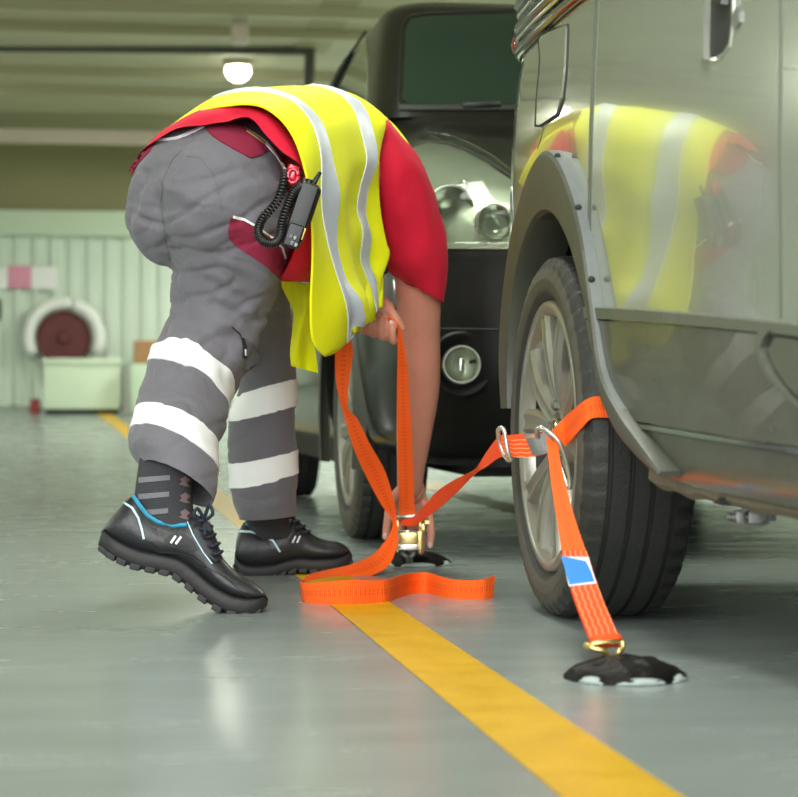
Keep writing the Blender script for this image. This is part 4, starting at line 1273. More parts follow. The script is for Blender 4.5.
    TL('zip_tab', [(243.3, 349), (243.6, 355)], 0.9, M['vband'], thick=0.006)
    TL('knee_pocket', [(246, 338), (255, 348), (261, 357), (258, 364), (246, 371), (238, 367)], 0.9, M['clothseam'], thick=0.0008, maxz=5.0)
    # ---------- red shirt under the vest
    def shell(rows, m, name, parent, nt=40, ns=30, zfar=0.24, crumple=0.003, fr=22, thick=0.0):
        """a garment wrapped round the torso: rows = visible half rings from the spine side down to the belly"""
        R = []
        for row in spline([tuple(c for p in r for c in p) for r in rows], ns):
            vis = [row[i:i + 3] for i in range(0, len(row), 3)]
            vis = spline([tuple(v) for v in vis], nt)
            pts = [W(*v) for v in vis]
            # far half: returns behind the body
            c = sum(pts, Vector()) / nt
            m_ = 16; A, B = vis[-1], vis[0]
            back = []
            for q in range(1, m_):
                s = q / m_
                k = min(nt - 1, int((1 - s) * (nt - 1)))
                u, v, z = vis[k]
                cu, cv = sum(w[0] for w in vis) / nt, sum(w[1] for w in vis) / nt
                zz = A[2] + (B[2] - A[2]) * s
                w_ = math.sin(PI * s)
                back.append(W(u + (cu - u) * 0.12 * w_, v + (cv - v) * 0.16 * w_, zz + (2 * 0.02 + zfar) * w_))
            R.append(pts + back)
        return R
    z = lambda a: a
    shirt_rows = [
        [(128, 173, 4.25), (141, 152, 4.17), (155, 141, 4.13), (178, 128, 4.10), (205, 124, 4.07), (228, 121, 4.055), (250, 118, 4.055), (266, 136, 4.045), (283, 153, 4.035), (300, 165, 4.03), (304, 185, 4.03), (303, 215, 4.05), (296, 245, 4.08), (286, 268, 4.12), (279, 281, 4.18)],
        [(150, 146, 4.28), (165, 130, 4.22), (182, 118, 4.18), (205, 110, 4.14), (228, 107, 4.11), (250, 107, 4.10), (268, 115, 4.08), (285, 133, 4.065), (298, 151, 4.06), (309, 172, 4.06), (314, 195, 4.07), (315, 220, 4.09), (312, 248, 4.12), (308, 270, 4.16), (304, 282, 4.22)],
        [(200, 116, 4.38), (215, 108, 4.32), (232, 103, 4.27), (250, 101, 4.24), (266, 102, 4.21), (282, 108, 4.19), (298, 122, 4.17), (310, 140, 4.16), (320, 160, 4.16), (328, 182, 4.17), (331, 205, 4.18), (332, 228, 4.20), (331, 250, 4.23), (329, 268, 4.28), (327, 280, 4.34)],
        [(290, 104, 4.62), (300, 101, 4.57), (312, 100, 4.52), (325, 101, 4.49), (338, 104, 4.47), (350, 111, 4.46), (360, 124, 4.45), (367, 140, 4.45), (371, 158, 4.45), (371, 180, 4.46), (371, 202, 4.47), (370, 222, 4.48), (368, 240, 4.51), (364, 256, 4.56), (360, 268, 4.62)],
        [(335, 112, 4.76), (342, 110, 4.73), (350, 110, 4.70), (358, 112, 4.67), (366, 117, 4.65), (373, 125, 4.63), (379, 136, 4.62), (383, 150, 4.61), (385, 165, 4.61), (385, 182, 4.61), (385, 200, 4.62), (384, 216, 4.63), (382, 230, 4.66), (378, 244, 4.70), (374, 254, 4.76)]]
    for q, dz in ((2, 0.05), (3, 0.14), (4, 0.12)): shirt_rows[q] = [(u, v, zz + dz) for u, v, zz in shirt_rows[q]]
    R = shell(shirt_rows, None, 'shirt', P, 48, 40, 0.20)
    V, Fc = loft(R, False, True)
    V = fit_noise(V, Fc, 0.0035, 16, (1, 1, 0.5))
    # sleeve
    sl = [pring((360, 166), (388, 119), 4.69, 0.078), pring((372, 196), (414, 150), 4.68, 0.085), pring((377, 222), (430, 182), 4.70, 0.083), pring((381, 246), (441, 216), 4.73, 0.080, 0, 2),
          pring((386, 262), (447, 252), 4.76, 0.078, 0, 4), pring((390, 272), (447.5, 278), 4.79, 0.076, 0, 3), pring((393, 276), (443.5, 303), 4.815, 0.073, 2, 0)]
    rs = leg(sl, 0, len(sl) - 1, 40)
    inn = [pring_pts(spl_at(sl, 6.0 - 0.5 * i), 40, -0.004 - 0.002 * i) for i in range(3)]
    n0 = len(V)
    V3, F3 = loft(rs + inn, True, False)
    V3 = fit_noise(V3, F3, 0.0055, 15, (1.3, 1.3, 0.45))
    sh = mk('shirt', V + V3, [tuple(f) for f in Fc] + [tuple(i + n0 for i in f) for f in F3], M['shirt'], P)
    # ---------- hi-vis vest
    vr = [
        [(168, 127, 4.36), (188, 115, 4.22), (210, 108, 4.13), (228, 105, 4.09), (246, 103.5, 4.07), (264, 107, 4.05), (281, 119, 4.03), (294, 137, 4.015), (303, 160, 4.00), (309, 190, 4.00), (312, 225, 4.01), (312.5, 262, 4.03), (310.5, 305, 4.06), (312, 340, 4.10), (325, 357, 4.15)],
        [(212, 98, 4.42), (226, 94, 4.33), (245, 92, 4.25), (263, 92, 4.20), (280, 96, 4.16), (296, 104, 4.13), (309, 119, 4.11), (317, 137, 4.10), (321.5, 157, 4.09), (322.5, 183, 4.09), (324, 212, 4.10), (329, 242, 4.11), (338, 275, 4.14), (347, 310, 4.18), (347, 343, 4.24)],
        [(240, 90, 4.47), (252, 88, 4.40), (267, 89, 4.33), (283, 93, 4.28), (298, 99.5, 4.25), (311, 110, 4.23), (321, 124, 4.21), (328, 142, 4.20), (333.5, 165, 4.19), (338, 192, 4.19), (336, 217, 4.19), (337, 245, 4.20), (345, 278, 4.22), (359, 302, 4.25), (362, 329, 4.30)],
        [(278, 87, 4.58), (291, 86.5, 4.51), (304, 88, 4.45), (317, 92, 4.41), (329, 99, 4.38), (339, 111, 4.36), (346, 126, 4.34), (350, 145, 4.33), (352, 168, 4.32), (350, 190, 4.32), (348, 212, 4.32), (351, 240, 4.33), (358, 270, 4.36), (367, 296, 4.39), (370, 321, 4.42)],
        [(308, 86, 4.67), (316, 86, 4.61), (324, 88, 4.56), (334, 92, 4.52), (344, 98, 4.49), (353, 109, 4.47), (359, 124, 4.45), (363, 142, 4.44), (365, 162, 4.43), (358, 187, 4.43), (354, 209, 4.43), (361, 232, 4.44), (358, 262, 4.47), (366, 286, 4.50), (373, 316, 4.52)],
        [(326, 87, 4.71), (333, 88, 4.66), (341, 91, 4.62), (350, 96, 4.59), (359, 102, 4.56), (367, 114, 4.54), (372, 130, 4.52), (376, 148, 4.51), (376.5, 166, 4.50), (368, 190, 4.50), (366, 212, 4.50), (373, 236, 4.51), (371, 262, 4.53), (379, 285, 4.54), (378, 310, 4.55)],
        [(346, 93, 4.76), (353, 94, 4.72), (361, 98, 4.68), (369, 103, 4.65), (377, 109, 4.62), (384, 117, 4.60), (386, 126, 4.58), (381, 147, 4.57), (379, 167, 4.56), (379, 190, 4.56), (381, 215, 4.56), (386, 242, 4.57), (389, 256, 4.58), (380, 284, 4.58), (380, 304, 4.58)]]
    NS, NT = 73, 60
    R = shell(vr, None, 'vest', P, NT, NS, 0.26)
    V, Fc = loft(R, False, False)
    nr = len(R[0])
    # hanging folds of the cloth, stronger towards the loose lower edge
    N = normals_of(V, Fc); V2 = []
    for k, (v, n) in enumerate(zip(V, N)):
        i, j = divmod(k, nr); s = i / (NS - 1); t = min(1, j / (NT - 1))
        low = max(0, (t - 0.45) / 0.55)
        f = 0.009 * low * math.sin(s * 21 + 2.2 * noise.noise(Vector((s * 3, t * 2, 0)))) + 0.010 * max(0, t - 0.7) / 0.3 * s * noise.noise(Vector((s * 9, t * 14, 2)))
        f += 0.004 * noise.noise(Vector((s * 6, t * 8, 5)))
        ed = min(1.0, 4 * min(s, 1 - s) + 0.25)
        V2.append(v + n * f * ed)
    V = V2
    ov, of = [], []
    # double the cloth so it has a real thickness
    N = normals_of(V, Fc); m0 = len(V)
    inner = [v - n * 0.0035 for v, n in zip(V, N)]
    c0 = sum((V[j] for j in range(nr)), Vector()) / nr
    F2 = [tuple(f) for f in Fc] + [tuple(i + m0 for i in reversed(f)) for f in Fc]
    for row in (0, NS - 1):
        for j in range(nr):
            a = row * nr + j; b = row * nr + (j + 1) % nr
            F2.append((a, b, b + m0, a + m0))
    Vs, Fs, _ = ribbon([(377, 110, 4.66, 384, 117, 4.62), (387, 119, 4.74, 388, 129, 4.70), (397, 129, 4.80, 396, 142, 4.76), (409, 145, 4.84, 406, 158, 4.80), (421, 164, 4.86, 415, 172, 4.83), (426, 178, 4.88, 420, 184, 4.86)], 24, 0.004)
    F2 += [tuple(i + 2 * m0 for i in f) for f in Fs]
    ve = mk('vest', V + inner + Vs, F2, M['vest'], P)
    # reflective bands sewn on the vest
    mid = W(330, 200, 4.6)
    sgn = 1 if sum((N[k].dot(V[k] - mid) for k in range(0, m0, 7))) > 0 else -1
    for (a, b) in ((1.0, 2.0), (4.0, 5.0)):
        i0 = int(round(a / 6 * (NS - 1))); i1 = int(round(b / 6 * (NS - 1)))
        o = [[V[i * nr + j] + N[i * nr + j] * sgn * 0.0025 for j in range(nr)] for i in range(i0, i1 + 1)]
        q = [[V[i * nr + j] - N[i * nr + j] * sgn * 0.0015 for j in range(nr)] for i in range(i0, i1 + 1)]
        prof = o + q[::-1]
        V3, F3 = loft(prof + [prof[0]], False, False)
        mk('reflective_band', V3, F3, M['vband'], ve, angle=60)
    # far front panel of the vest hanging behind the belly
    fp = [[(278, 279), (290, 281), (302, 283), (314, 284)], [(284, 292), (296, 296), (305, 297), (314, 298)], [(293, 312), (301, 312), (306, 312), (314, 312)], [(292, 332), (299, 332), (306, 332), (313, 334)], [(290, 350), (298, 352), (307, 352), (316, 354)], [(291, 366), (300, 368), (309, 371), (318, 373)]]
    rows = []
    for i, r in enumerate(fp): rows.append([W(u, v, 4.46 + 0.02 * math.sin(j * 1.9 + i * 0.8) + 0.012 * i) for j, (u, v) in enumerate(r)])
    g = spline([tuple(c for p in r for c in p) for r in rows], 30)
    g = [spline([tuple(r[k:k + 3]) for k in range(0, 12, 3)], 16) for r in g]
    fr = [[Vector(q) for q in r] for r in g]
    back = [[Vector(q) + fw * 0.004 for q in r][::-1] for r in g]
    V3, F3 = loft([a + b for a, b in zip(fr, back)])
    mk('vest_front_panel', V3, F3, M['vest'], P)
    rows2 = [[W(u, v, 4.50 + 0.01 * i) for (u, v) in r] for i, r in enumerate([[(303, 300), (312, 300)], [(302, 320), (313, 322)], [(305, 342), (318, 344)]])]
    V3, F3 = loft([a + [p + fw * 0.004 for p in a[::-1]] for a in rows2]); mk('reflective_band', V3, F3, M['vband'], ve, angle=50)

    # ---------- socks and shoes
    sk = [pring((141, 450), (192, 466), 4.01, 0.048, 2, -4), pring((137, 475), (192, 488), 4.005, 0.046, 2, -3), pring((135, 492), (193, 505), 4.0, 0.042, 2, -2), pring((136, 505), (196, 520), 3.998, 0.037, 2, 0), pring((142, 525), (204, 535), 3.996, 0.032)]
    sv, sf = loft(leg(sk, 0, 4, 30)); so = mk('sock', sv, sf, M['sock'], P)
    st = bvh(sv, sf)
    for y in (0, 16.5, 33):
        TP('sock_bar', [(139 - y * 0.03, 477.5 + y), (170 - y * 0.05, 475 + y), (170 - y * 0.05, 480 + y), (139 - y * 0.03, 483 + y)], M['sockgrey'], so, st, step=2.5, thick=0.001)
        TP('sock_motif', [(180, 479 + y), (185, 476 + y), (190, 480 + y), (186, 483 + y), (190, 487 + y), (184, 486 + y), (179, 484 + y), (182, 482 + y)], M['sockpink'], so, st, step=1.5, thick=0.0008)
    sk2 = [pring((246, 505), (290, 502), 4.80, 0.050), pring((246, 522), (290, 520), 4.83, 0.042), pring((250, 540), (294, 538), 4.85, 0.034)]
    mk('sock', *loft(leg(sk2, 0, 2, 16)), M['sock'], P)

    def shoe(bot, top, hw, z0, z1, collar, sole_h, name, nst=44):
        """a low safety shoe from its side profile: bottom and top stations from heel to toe"""
        s = P_part = thing_part(name, P, W(*collar[0], z0))
        rows = [tuple(b) + tuple(t) + (w,) for b, t, w in zip(bot, top, hw)]
        st_ = spline(rows, nst)
        up_r = []; so_r = []
        for i, (bu, bv, tu, tv, w) in enumerate(st_):
            zz = z0 + (z1 - z0) * i / (nst - 1)
            l = math.hypot(tu - bu, tv - bv); f = min(0.8, sole_h / max(l, 1))
            mu, mv = bu + (tu - bu) * f, bv + (tv - bv) * f
            # upper: rounded section
            ring = []
            for k in range(28):
                a = 2 * PI * k / 28
                c, sn = math.cos(a), math.sin(a)
                hgt = 0.5 + 0.5 * sn
                e = abs(c) ** 0.7 * math.copysign(1, c)
                width = w * (1 - 0.24 * max(0, hgt - 0.35) / 0.65)
                q = -0.1 + 1.1 * hgt
                ring.append(W(mu + (tu - mu) * q, mv + (tv - mv) * q, zz + e * width))
            up_r.append(ring)
            # sole: flatter, slightly wider
            ring = []
            for k in range(24):
                a = 2 * PI * k / 24
                c, sn = math.cos(a), math.sin(a)
                c = math.copysign(abs(c) ** 0.45, c); sn = math.copysign(abs(sn) ** 0.45, sn)
                q = 0.5 + 0.55 * sn
                ring.append(W(bu + (mu - bu) * q, bv + (mv - bv) * q, zz + c * w * 1.05))
            so_r.append(ring)
        uv_, uf_ = loft(up_r); upo = mk('upper', uv_, uf_, M['leather'], s)
        sv_, sf_ = loft(so_r); mk('sole', sv_, sf_, M['sole'], s, angle=50)
        tree = bvh(uv_, uf_)
        # tread lugs below the sole
        for i in range(3, nst - 2, 3):
            bu, bv, tu, tv, w = st_[i]
            b2 = st_[i + 1]
            d = (W(b2[0], b2[1], z0) - W(bu, bv, z0)).normalized()
            nrm = (W(tu, tv, z0) - W(bu, bv, z0)).normalized()
            zz = z0 + (z1 - z0) * i / (nst - 1)
            mk('tread_lug', *bevel_box(W(bu, bv, zz) + nrm * 0.0045, 0.019, w * 2.06, 0.012, 0.002, ax=d, ay=fw, az=nrm), M['sole'], s, angle=40)
        return s, tree, st_
    bot = [(98, 545), (107, 553), (119, 560), (136, 567), (155, 571), (172, 575), (188, 586), (205, 600), (224, 611), (242, 615), (257, 614), (267, 606)]
    top = [(102, 530), (117, 511), (134, 496), (151, 510), (171, 521), (203, 516), (214, 531), (222, 556), (238, 573), (252, 581), (263, 590), (268.5, 599)]
    hw = [0.026, 0.042, 0.047, 0.048, 0.047, 0.045, 0.045, 0.048, 0.050, 0.047, 0.036, 0.014]
    s1, t1, _ = shoe(bot, top, hw, 4.0, 3.99, [(150, 560)], 17, 'shoe')
    def SP(name, o, m, par, tree, **k): return TP(name, o, m, par, tree, step=2.0, maxz=9, **k)
    def SL(name, o, w, m, par, tree, **k): return TL(name, o, w, m, par, tree, maxz=9, **k)
    SL('collar_piping', [(133, 497), (139, 506), (147, 516), (157, 522.5), (172, 526.5), (187, 525.5)], 2.6, M['teal'], s1, t1, thick=0.004)
    SL('heel_piping', [(124, 503), (132, 508), (138, 518), (142, 530), (144, 539)], 2.0, M['paleline'], s1, t1)
    SP('eyestay', [(189, 521), (196, 517), (205, 522), (214, 540), (220, 560), (214, 563), (204, 553), (195, 536)], M['leather'], s1, t1, thick=0.006)
    SL('eyestay_edge', [(187, 521), (193, 535), (203, 552), (212, 564)], 1.2, M['paleline'], s1, t1, thick=0.0012)
    SP('side_badge', [(164, 540), (172, 535), (184, 534), (193, 540), (197, 550), (190, 551), (176, 548), (166, 546)], M['sole'], s1, t1, thick=0.004)
    SL('badge_bar', [(171, 543.5), (176, 536.5)], 2.2, M['labelwhite'], s1, t1, off=0.005)
    SL('badge_bar', [(176, 544), (181.5, 537)], 2.2, M['labelwhite'], s1, t1, off=0.005)
    SL('toe_seam', [(196, 566), (210, 569), (226, 577), (240, 590), (252, 600)], 1.2, M['sole'], s1, t1, thick=0.002)
    SL('side_seam', [(150, 543), (160, 552), (176, 552), (192, 556), (206, 566)], 1.4, M['sole'], s1, t1, thick=0.003)
    # laces
    for k, (u, v) in enumerate(((204, 522), (208, 530), (211, 538), (215, 547), (218, 555))):
        c = W(u, v, 3.965)
        pts = [c + fw * -0.012 - rt * 0.014 + up * 0.002, c + fw * -0.02 + up * 0.004, c + fw * 0.02 + rt * 0.006 + up * 0.006, c + fw * 0.05 + up * 0.0]
        mk('lace', *frame_tube(vspline(pts, 14), 0.0032, 8), M['lace'], s1)
    c = W(204, 519, 3.955)
    for dx, dz, k in ((-0.018, 0.010, 0), (0.018, 0.016, 1), (0.014, -0.028, 2), (0.004, -0.036, 3)):
        pts = [c, c + rt * dx * 0.6 + up * (dz + 0.01) - fw * 0.012, c + rt * dx + up * dz * 0.7 - fw * 0.016, c + rt * dx * 0.3 + up * (dz * 0.2 - 0.004) - fw * 0.006]
        mk('lace', *frame_tube(vspline(pts, 18), 0.0034, 8), M['lace'], s1)
    bot = [(234, 563), (238, 573), (248, 578), (262, 578.5), (276, 577), (288, 573), (302, 571), (316, 572), (330, 571.5), (342, 570), (350, 566), (352.5, 560)]
    top = [(235, 552), (238, 534), (246, 521), (260, 525), (274, 524), (290, 516), (300, 522), (312, 534), (325, 540), (338, 542), (347, 547), (352, 554)]
    s2, t2, _ = shoe(bot, top, hw, 4.84, 4.90, [(270, 575)], 13, 'shoe')
    SL('collar_piping', [(246, 524), (254, 529), (266, 531), (277, 529.5), (285, 524)], 2.0, M['teal'], s2, t2, thick=0.004)
    SL('heel_piping', [(238, 531.5), (250, 532), (262, 535), (273, 541), (280, 552)], 1.8, M['paleline'], s2, t2)
    SP('side_badge', [(288, 540), (293, 534), (301, 533), (306, 540), (303, 546), (292, 547)], M['sole'], s2, t2, thick=0.004)
    SL('badge_bar', [(292, 543), (295, 536.5)], 1.6, M['labelwhite'], s2, t2, off=0.005)
    SL('badge_bar', [(296.5, 543), (299.5, 536.5)], 1.6, M['labelwhite'], s2, t2, off=0.005)
    for k, (u, v) in enumerate(((291, 519), (296, 523), (302, 528), (307, 533))):
        c = W(u, v, 4.845)
        pts = [c + fw * -0.015 - rt * 0.012, c + fw * -0.018 + up * 0.004, c + fw * 0.02 + rt * 0.006 + up * 0.004]
        mk('lace', *frame_tube(vspline(pts, 12), 0.0032, 8), M['lace'], s2)

    # ---------- two-way radio at the hip (a thing of its own)
    z0 = 3.975
    rp = W(300, 215, z0)
    t = thing('walkie_talkie', 'black hand held radio with coiled cord hanging at the worker\'s hip', 'radio', tuple(rp))
    k = z0 / F
    ax = (W(313, 183, z0) - W(293, 243, z0)).normalized(); side = ax.cross(fw).normalized()
    if side.dot(rt) < 0: side = -side
    mk('body', *bevel_box(W(302, 212, z0), 20 * k, 0.034, 60 * k, 4.5 * k, ax=side, ay=fw, az=ax, seg=3), M['radio'], t, angle=35)
    mk('battery', *bevel_box(W(309, 206, z0 + 0.012), 14 * k, 0.03, 42 * k, 5 * k, ax=side, ay=fw, az=ax, seg=3), M['radio'], t, angle=35)
    mk('speaker_mic', *bevel_box(W(294, 236, z0 - 0.012), 16 * k, 0.03, 24 * k, 3 * k, ax=side, ay=fw, az=ax, seg=3), M['radio'], t, angle=35)
    for q, (u, v) in enumerate(((291, 236), (295, 238), (292, 243), (296, 245))):
        mk('button', *bevel_box(W(u, v, z0 - 0.030), 3.4 * k, 0.006, 4.2 * k, 0.8 * k, ax=side, ay=fw, az=ax), M['steel'] if q % 2 else M['sockgrey'], t, angle=35)
    mk('antenna', *frame_tube([W(311, 190, z0), W(315, 181, z0), W(320.5, 172, z0)], [0.0052, 0.005, 0.0036], 10), M['radio'], t)
    for u, v in ((303, 186), (307.5, 187)):
        c = W(u, v, z0); mk('knob', *frame_tube([c, c + ax * 8 * k], 0.006, 12), M['radio'], t, angle=40)
    mk('gold_contact', *bevel_box(W(303.5, 234, z0 - 0.018), 2 * k, 0.004, 12 * k, 0.5 * k, ax=side, ay=fw, az=ax), M['gold'], t, angle=35)
    # coiled cord
    path = vspline([W(u, v, zz) for u, v, zz in ((285, 172, 3.985), (283, 186, 3.965), (276, 203, 3.958), (263, 218, 3.955), (258, 231, 3.955), (263, 241, 3.955), (274, 243, 3.955), (280, 236, 3.955), (282, 222, 3.955), (288, 205, 3.957), (294, 192, 3.960), (301, 186, 3.968))], 720)
    pts = []
    for i, q in enumerate(path):
        a = path[max(i - 1, 0)]; b = path[min(i + 1, len(path) - 1)]
        tt = (b - a).normalized(); n1 = fw - tt * tt.dot(fw); n1.normalize(); n2 = tt.cross(n1)
        ph = i / 720 * 2 * PI * 62
        pts.append(q + (n1 * math.cos(ph) + n2 * math.sin(ph)) * 0.0072)
    mk('coiled_cord', *frame_tube(pts, 0.0024, 6), M['cord'], t)
    mk('belt_clip', *bevel_box(W(292, 173, 3.99), 12 * k, 0.02, 16 * k, 3 * k, ax=side, ay=fw, az=ax, seg=3), M['redclip'], t, angle=40)
    mk('clip_ring', *frame_tube([W(293 + 5 * math.cos(a), 176 + 7 * math.sin(a), 3.975) for a in [2 * PI * i / 24 for i in range(25)]], 0.004, 8), M['redclip'], t)
    return P

# ------------------------------------------------------------------ straps, hooks and deck anchors
def ring_wire(pts, r, n=40): return frame_tube(vspline(pts, n), r, 10)

def build_straps():
    rt = Vector((CT, -ST, 0)); fw = Vector((ST, CT, 0)); up = Vector((0, 0, 1))
    # deck anchors
    def anchor(u, v, R, label, seed):
        c = onFloor(u, v)
        t = thing('lashing_pot', label, 'deck anchor', (c.x, c.y, 0), None)
        prof = [(0.0, R * 1.0), (0.006, R * 1.0), (0.016, R * 0.86), (0.024, R * 0.6), (0.030, R * 0.3), (0.032, 0.0)]
        V, Fc = lathe(prof, c, (0, 0, 1), (1, 0, 0), 64)
        V = [p + Vector((0, 0, 1)) * (0.0028 * noise.noise(p * 38 + Vector((seed, 0, 0)))) * (1 if p.z > 0.004 else 0) for p in V]
        V = [c + (p - c) * (1 + (0.05 * noise.noise((p - c).normalized() * 3 + Vector((seed, 0, 0))))) for p in V]
        mk('dome', V, Fc, M['iron'], t)
        # chipped pale paint round its edge
        for a0, a1, wid in ((208, 236, 0.05), (246, 296, 0.012), (306, 344, 0.07)):
            rg = []
            for k in range(25):
                q = k / 24; a = math.radians(a0 + (a1 - a0) * q)
                tp = math.sin(PI * q) ** 0.5 + 0.02
                w = R * (1.01 + 0.035 * tp + 0.02 * noise.noise(Vector((q * 9, seed, 1))))
                i = R * (1.0 - wid * tp * (1 + 0.8 * noise.noise(Vector((q * 7, seed, 4)))))
                d = Vector((math.cos(a), math.sin(a), 0))
                rg.append([c + d * i + up * (0.003 + 0.008 * tp), c + d * (i + w) / 2 + up * (0.002 + 0.005 * tp), c + d * w + up * 0.001, c + d * i + up * 0.001])
            mk('chipped_paint', *loft(rg), M['chip'], t)
        for a in (0.4, 1.97, 3.54, 5.1):
            d = Vector((math.cos(a), math.sin(a), 0))
            mk('slot', *ellipsoid(c + d * R * 0.42 + up * 0.024, d * R * 0.24, d.cross(up) * R * 0.10, up * 0.006, 16, 8), M['under'], t)
        return t, c
    t1, c1 = anchor(625, 678, 0.088, 'black domed deck anchor in front of the rear wheel, ringed with chipped paint', 1.0)
    t2, c2 = anchor(412, 564, 0.100, 'black domed deck anchor under the ratchet by the worker\'s hand', 5.0)
    # ---- the strap round the wheel with its short leg and hook
    t = thing('wheel_strap', 'orange strap around the rear wheel with blue label, hooked to the front deck anchor', 'lashing strap', (c1.x, c1.y, 0.04))
    wx = 0.836 - 0.012
    # over the tyre: from ring two across the sidewall and tread, behind the wheel
    # surveyed part
    E = [(539, 437, 3.72, 543, 455, 3.72), (550, 432, 3.71, 560, 449, 3.71), (566.5, 416, 3.70, 568, 444, 3.70), (581, 403.5, 3.66, 581, 429, 3.66), (591, 397.5, 3.62, 592, 418.5, 3.62), (602, 396.3, 3.60, 608, 417.7, 3.60), (622, 396, 3.60, 630, 417, 3.60), (660, 398, 3.61, 668, 418, 3.61), (700, 402, 3.64, 705, 420, 3.64), (722, 405, 3.74, 724, 423, 3.74)]
    def onT(u, v, zdef, off):
        o, d = ray(u, v); h = SUV['tyre'].ray_cast(o, d)
        return depth_of(h[0]) - off if h[0] is not None else zdef
    E = [e if i < 2 or i > 7 else (e[0], e[1], min(e[2], onT(e[0], e[1], e[2], 0.012)), e[3], e[4], min(e[5], onT(e[3], e[4], e[5], 0.012))) for i, e in enumerate(E)]
    V, Fc, UV = ribbon(E, 60); mk('tyre_loop', V, Fc, M['webbing'], t, angle=60, uvs=UV)
    # short stitched sleeve between the two rings
    E = [(501, 436, 3.76, 504, 453, 3.76), (503, 437, 3.755, 508, 454.5, 3.755), (511, 438, 3.745, 514, 456.5, 3.745), (519, 438.5, 3.735, 521, 457.5, 3.735), (530, 437, 3.725, 532, 457, 3.725), (538, 434, 3.72, 542, 455, 3.72), (544, 432, 3.715, 549, 452, 3.715)]
    V, Fc, UV = ribbon(E, 40, 0.006); mk('stitched_sleeve', V, Fc, M['webbing_stitch'], t, angle=60, uvs=UV)
    E = [(526, 438, 3.719, 533, 455, 3.719), (534, 437, 3.713, 540, 455, 3.713), (546, 432, 3.708, 549, 452, 3.708), (552, 436, 3.708, 554, 449, 3.708)]
    V, Fc, UV = ribbon(E, 20, 0.003); mk('wear_pad', V, Fc, M['steel'], t, angle=60, uvs=UV)
    # rings
    z1 = 3.745
    mk('d_ring', *ring_wire([W(u, v, zz) for u, v, zz in ((498, 430, z1 - .01), (500.5, 428, z1 - .02), (504, 430, z1 - .025), (506, 440, z1 - .025), (508, 452, z1 - .025), (511, 458, z1 - .02), (508, 460, z1), (503, 452, z1 + .015), (499, 440, z1 + .015), (498, 430, z1 - .01))], 0.0042), M['zincw'], t)
    z2 = 3.69
    mk('d_ring', *ring_wire([W(u, v, zz) for u, v, zz in ((537, 429, z2), (541, 428, z2 - .01), (549, 432, z2 - .02), (557, 439, z2 - .022), (562, 447, z2 - .02), (567, 463, z2 - .01), (570, 480, z2), (569, 488, z2 + .005), (565.5, 480, z2 + .012), (561, 466, z2 + .018), (553, 453, z2 + .03), (544, 444, z2 + .032), (538, 436, z2 + .02), (537, 429, z2))], 0.0046, 60), M['zincw'], t)
    # leg down to the hook
    zt, zb = 3.675, 3.055
    def zl(v): return zt + (zb - zt) * (v - 437) / (650 - 437)
    leg = [(546, 436, 558, 446), (548, 455, 560, 460), (550, 473, 564, 478), (554, 502, 570, 502), (558, 527, 577, 526), (562, 552, 586, 552), (565, 562, 589, 560), (570, 586, 596, 582), (577, 607, 604, 604), (585, 628, 612.5, 624), (592, 645, 620, 641)]
    E = [(a, b, zl(b), c, d, zl(d)) for a, b, c, d in leg]
    V, Fc, UV = ribbon(E[:7], 50, 0.003); mk('short_leg', V, Fc, M['webbing'], t, angle=60, uvs=UV)
    V, Fc, UV = ribbon(E[5:], 44, 0.006); mk('sewn_end', V, Fc, M['webbing_stitch'], t, angle=60, uvs=UV)
    def lab(name, q, m, dz):
        V, Fc, UV = ribbon([(a, b, zl(b) - dz, c, d, zl(d) - dz) for a, b, c, d in q], 12, 0.0015); return mk(name, V, Fc, m, t, angle=60, uvs=UV)
    lab('label_backing', [(561.5, 557, 588.5, 557.5), (565, 570, 592, 570.5), (569, 586, 596.5, 583)], M['labelwhite'], 0.008)
    lab('blue_label', [(561.5, 556, 586, 561.5), (565, 570, 590.5, 570.5), (569.5, 584.5, 594.5, 581)], M['blue'], 0.0105)
    # bottom eye folded round the hook
    a = W(591, 642, zl(642)); b = W(621, 640, zl(640))
    mk('strap_eye', *frame_tube([a.lerp(b, x) for x in (0, 0.1, 0.5, 0.9, 1)], [0.008, 0.010, 0.0105, 0.010, 0.008], 14), M['webbing_plain'], t)
    zh = 3.05
    hk = mk('double_hook', *ring_wire([W(u, v, zz) for u, v, zz in ((585, 645, zh), (592, 648, zh - .008), (600, 650, zh - .010), (606, 652, zh - .008), (609, 659, zh - .004), (611, 667, zh), (612, 674, zh + .008))], 0.0042), M['zinc'], t)
    mk('double_hook', *ring_wire([W(u, v, zz) for u, v, zz in ((622.5, 641, zh), (622.5, 648, zh - .004), (618.5, 652, zh - .008), (618, 659, zh - .004), (620, 667, zh), (621, 674, zh + .008))], 0.0042), M['zinc'], t)
    mk('hook_bar', *frame_tube([W(585, 645, zh), W(600, 643, zh + .004), W(622.5, 641, zh)], 0.0040, 10), M['zinc'], t)

    # ---- the ratchet strap
    zr = 4.99
    t = thing('ratchet_strap', 'long orange ratchet strap held in the worker\'s hand, its tail looped on the deck', 'lashing strap', (c2.x, c2.y, 0.03))
    # tensioned side from ring one to the ratchet (half twist in the middle)
    E = [(524, 434, 3.79, 526, 452, 3.79), (510, 435, 3.80, 512, 458, 3.80), (499, 437, 3.83, 500, 457.5, 3.83), (487, 452, 3.98, 486, 467, 3.98), (475, 469, 4.15, 475.5, 474, 4.18), (458, 478, 4.36, 458, 491, 4.38), (439, 490, 4.60, 439.5, 508, 4.62), (425, 505, 4.80, 425.5, 518, 4.80), (414, 516, 4.93, 414, 526, 4.93), (401, 520.5, 4.965, 401, 524.5, 4.965)]
    V, Fc, UV = ribbon(E, 90); mk('tension_webbing', V, Fc, M['webbing_plain'], t, angle=60, uvs=UV)
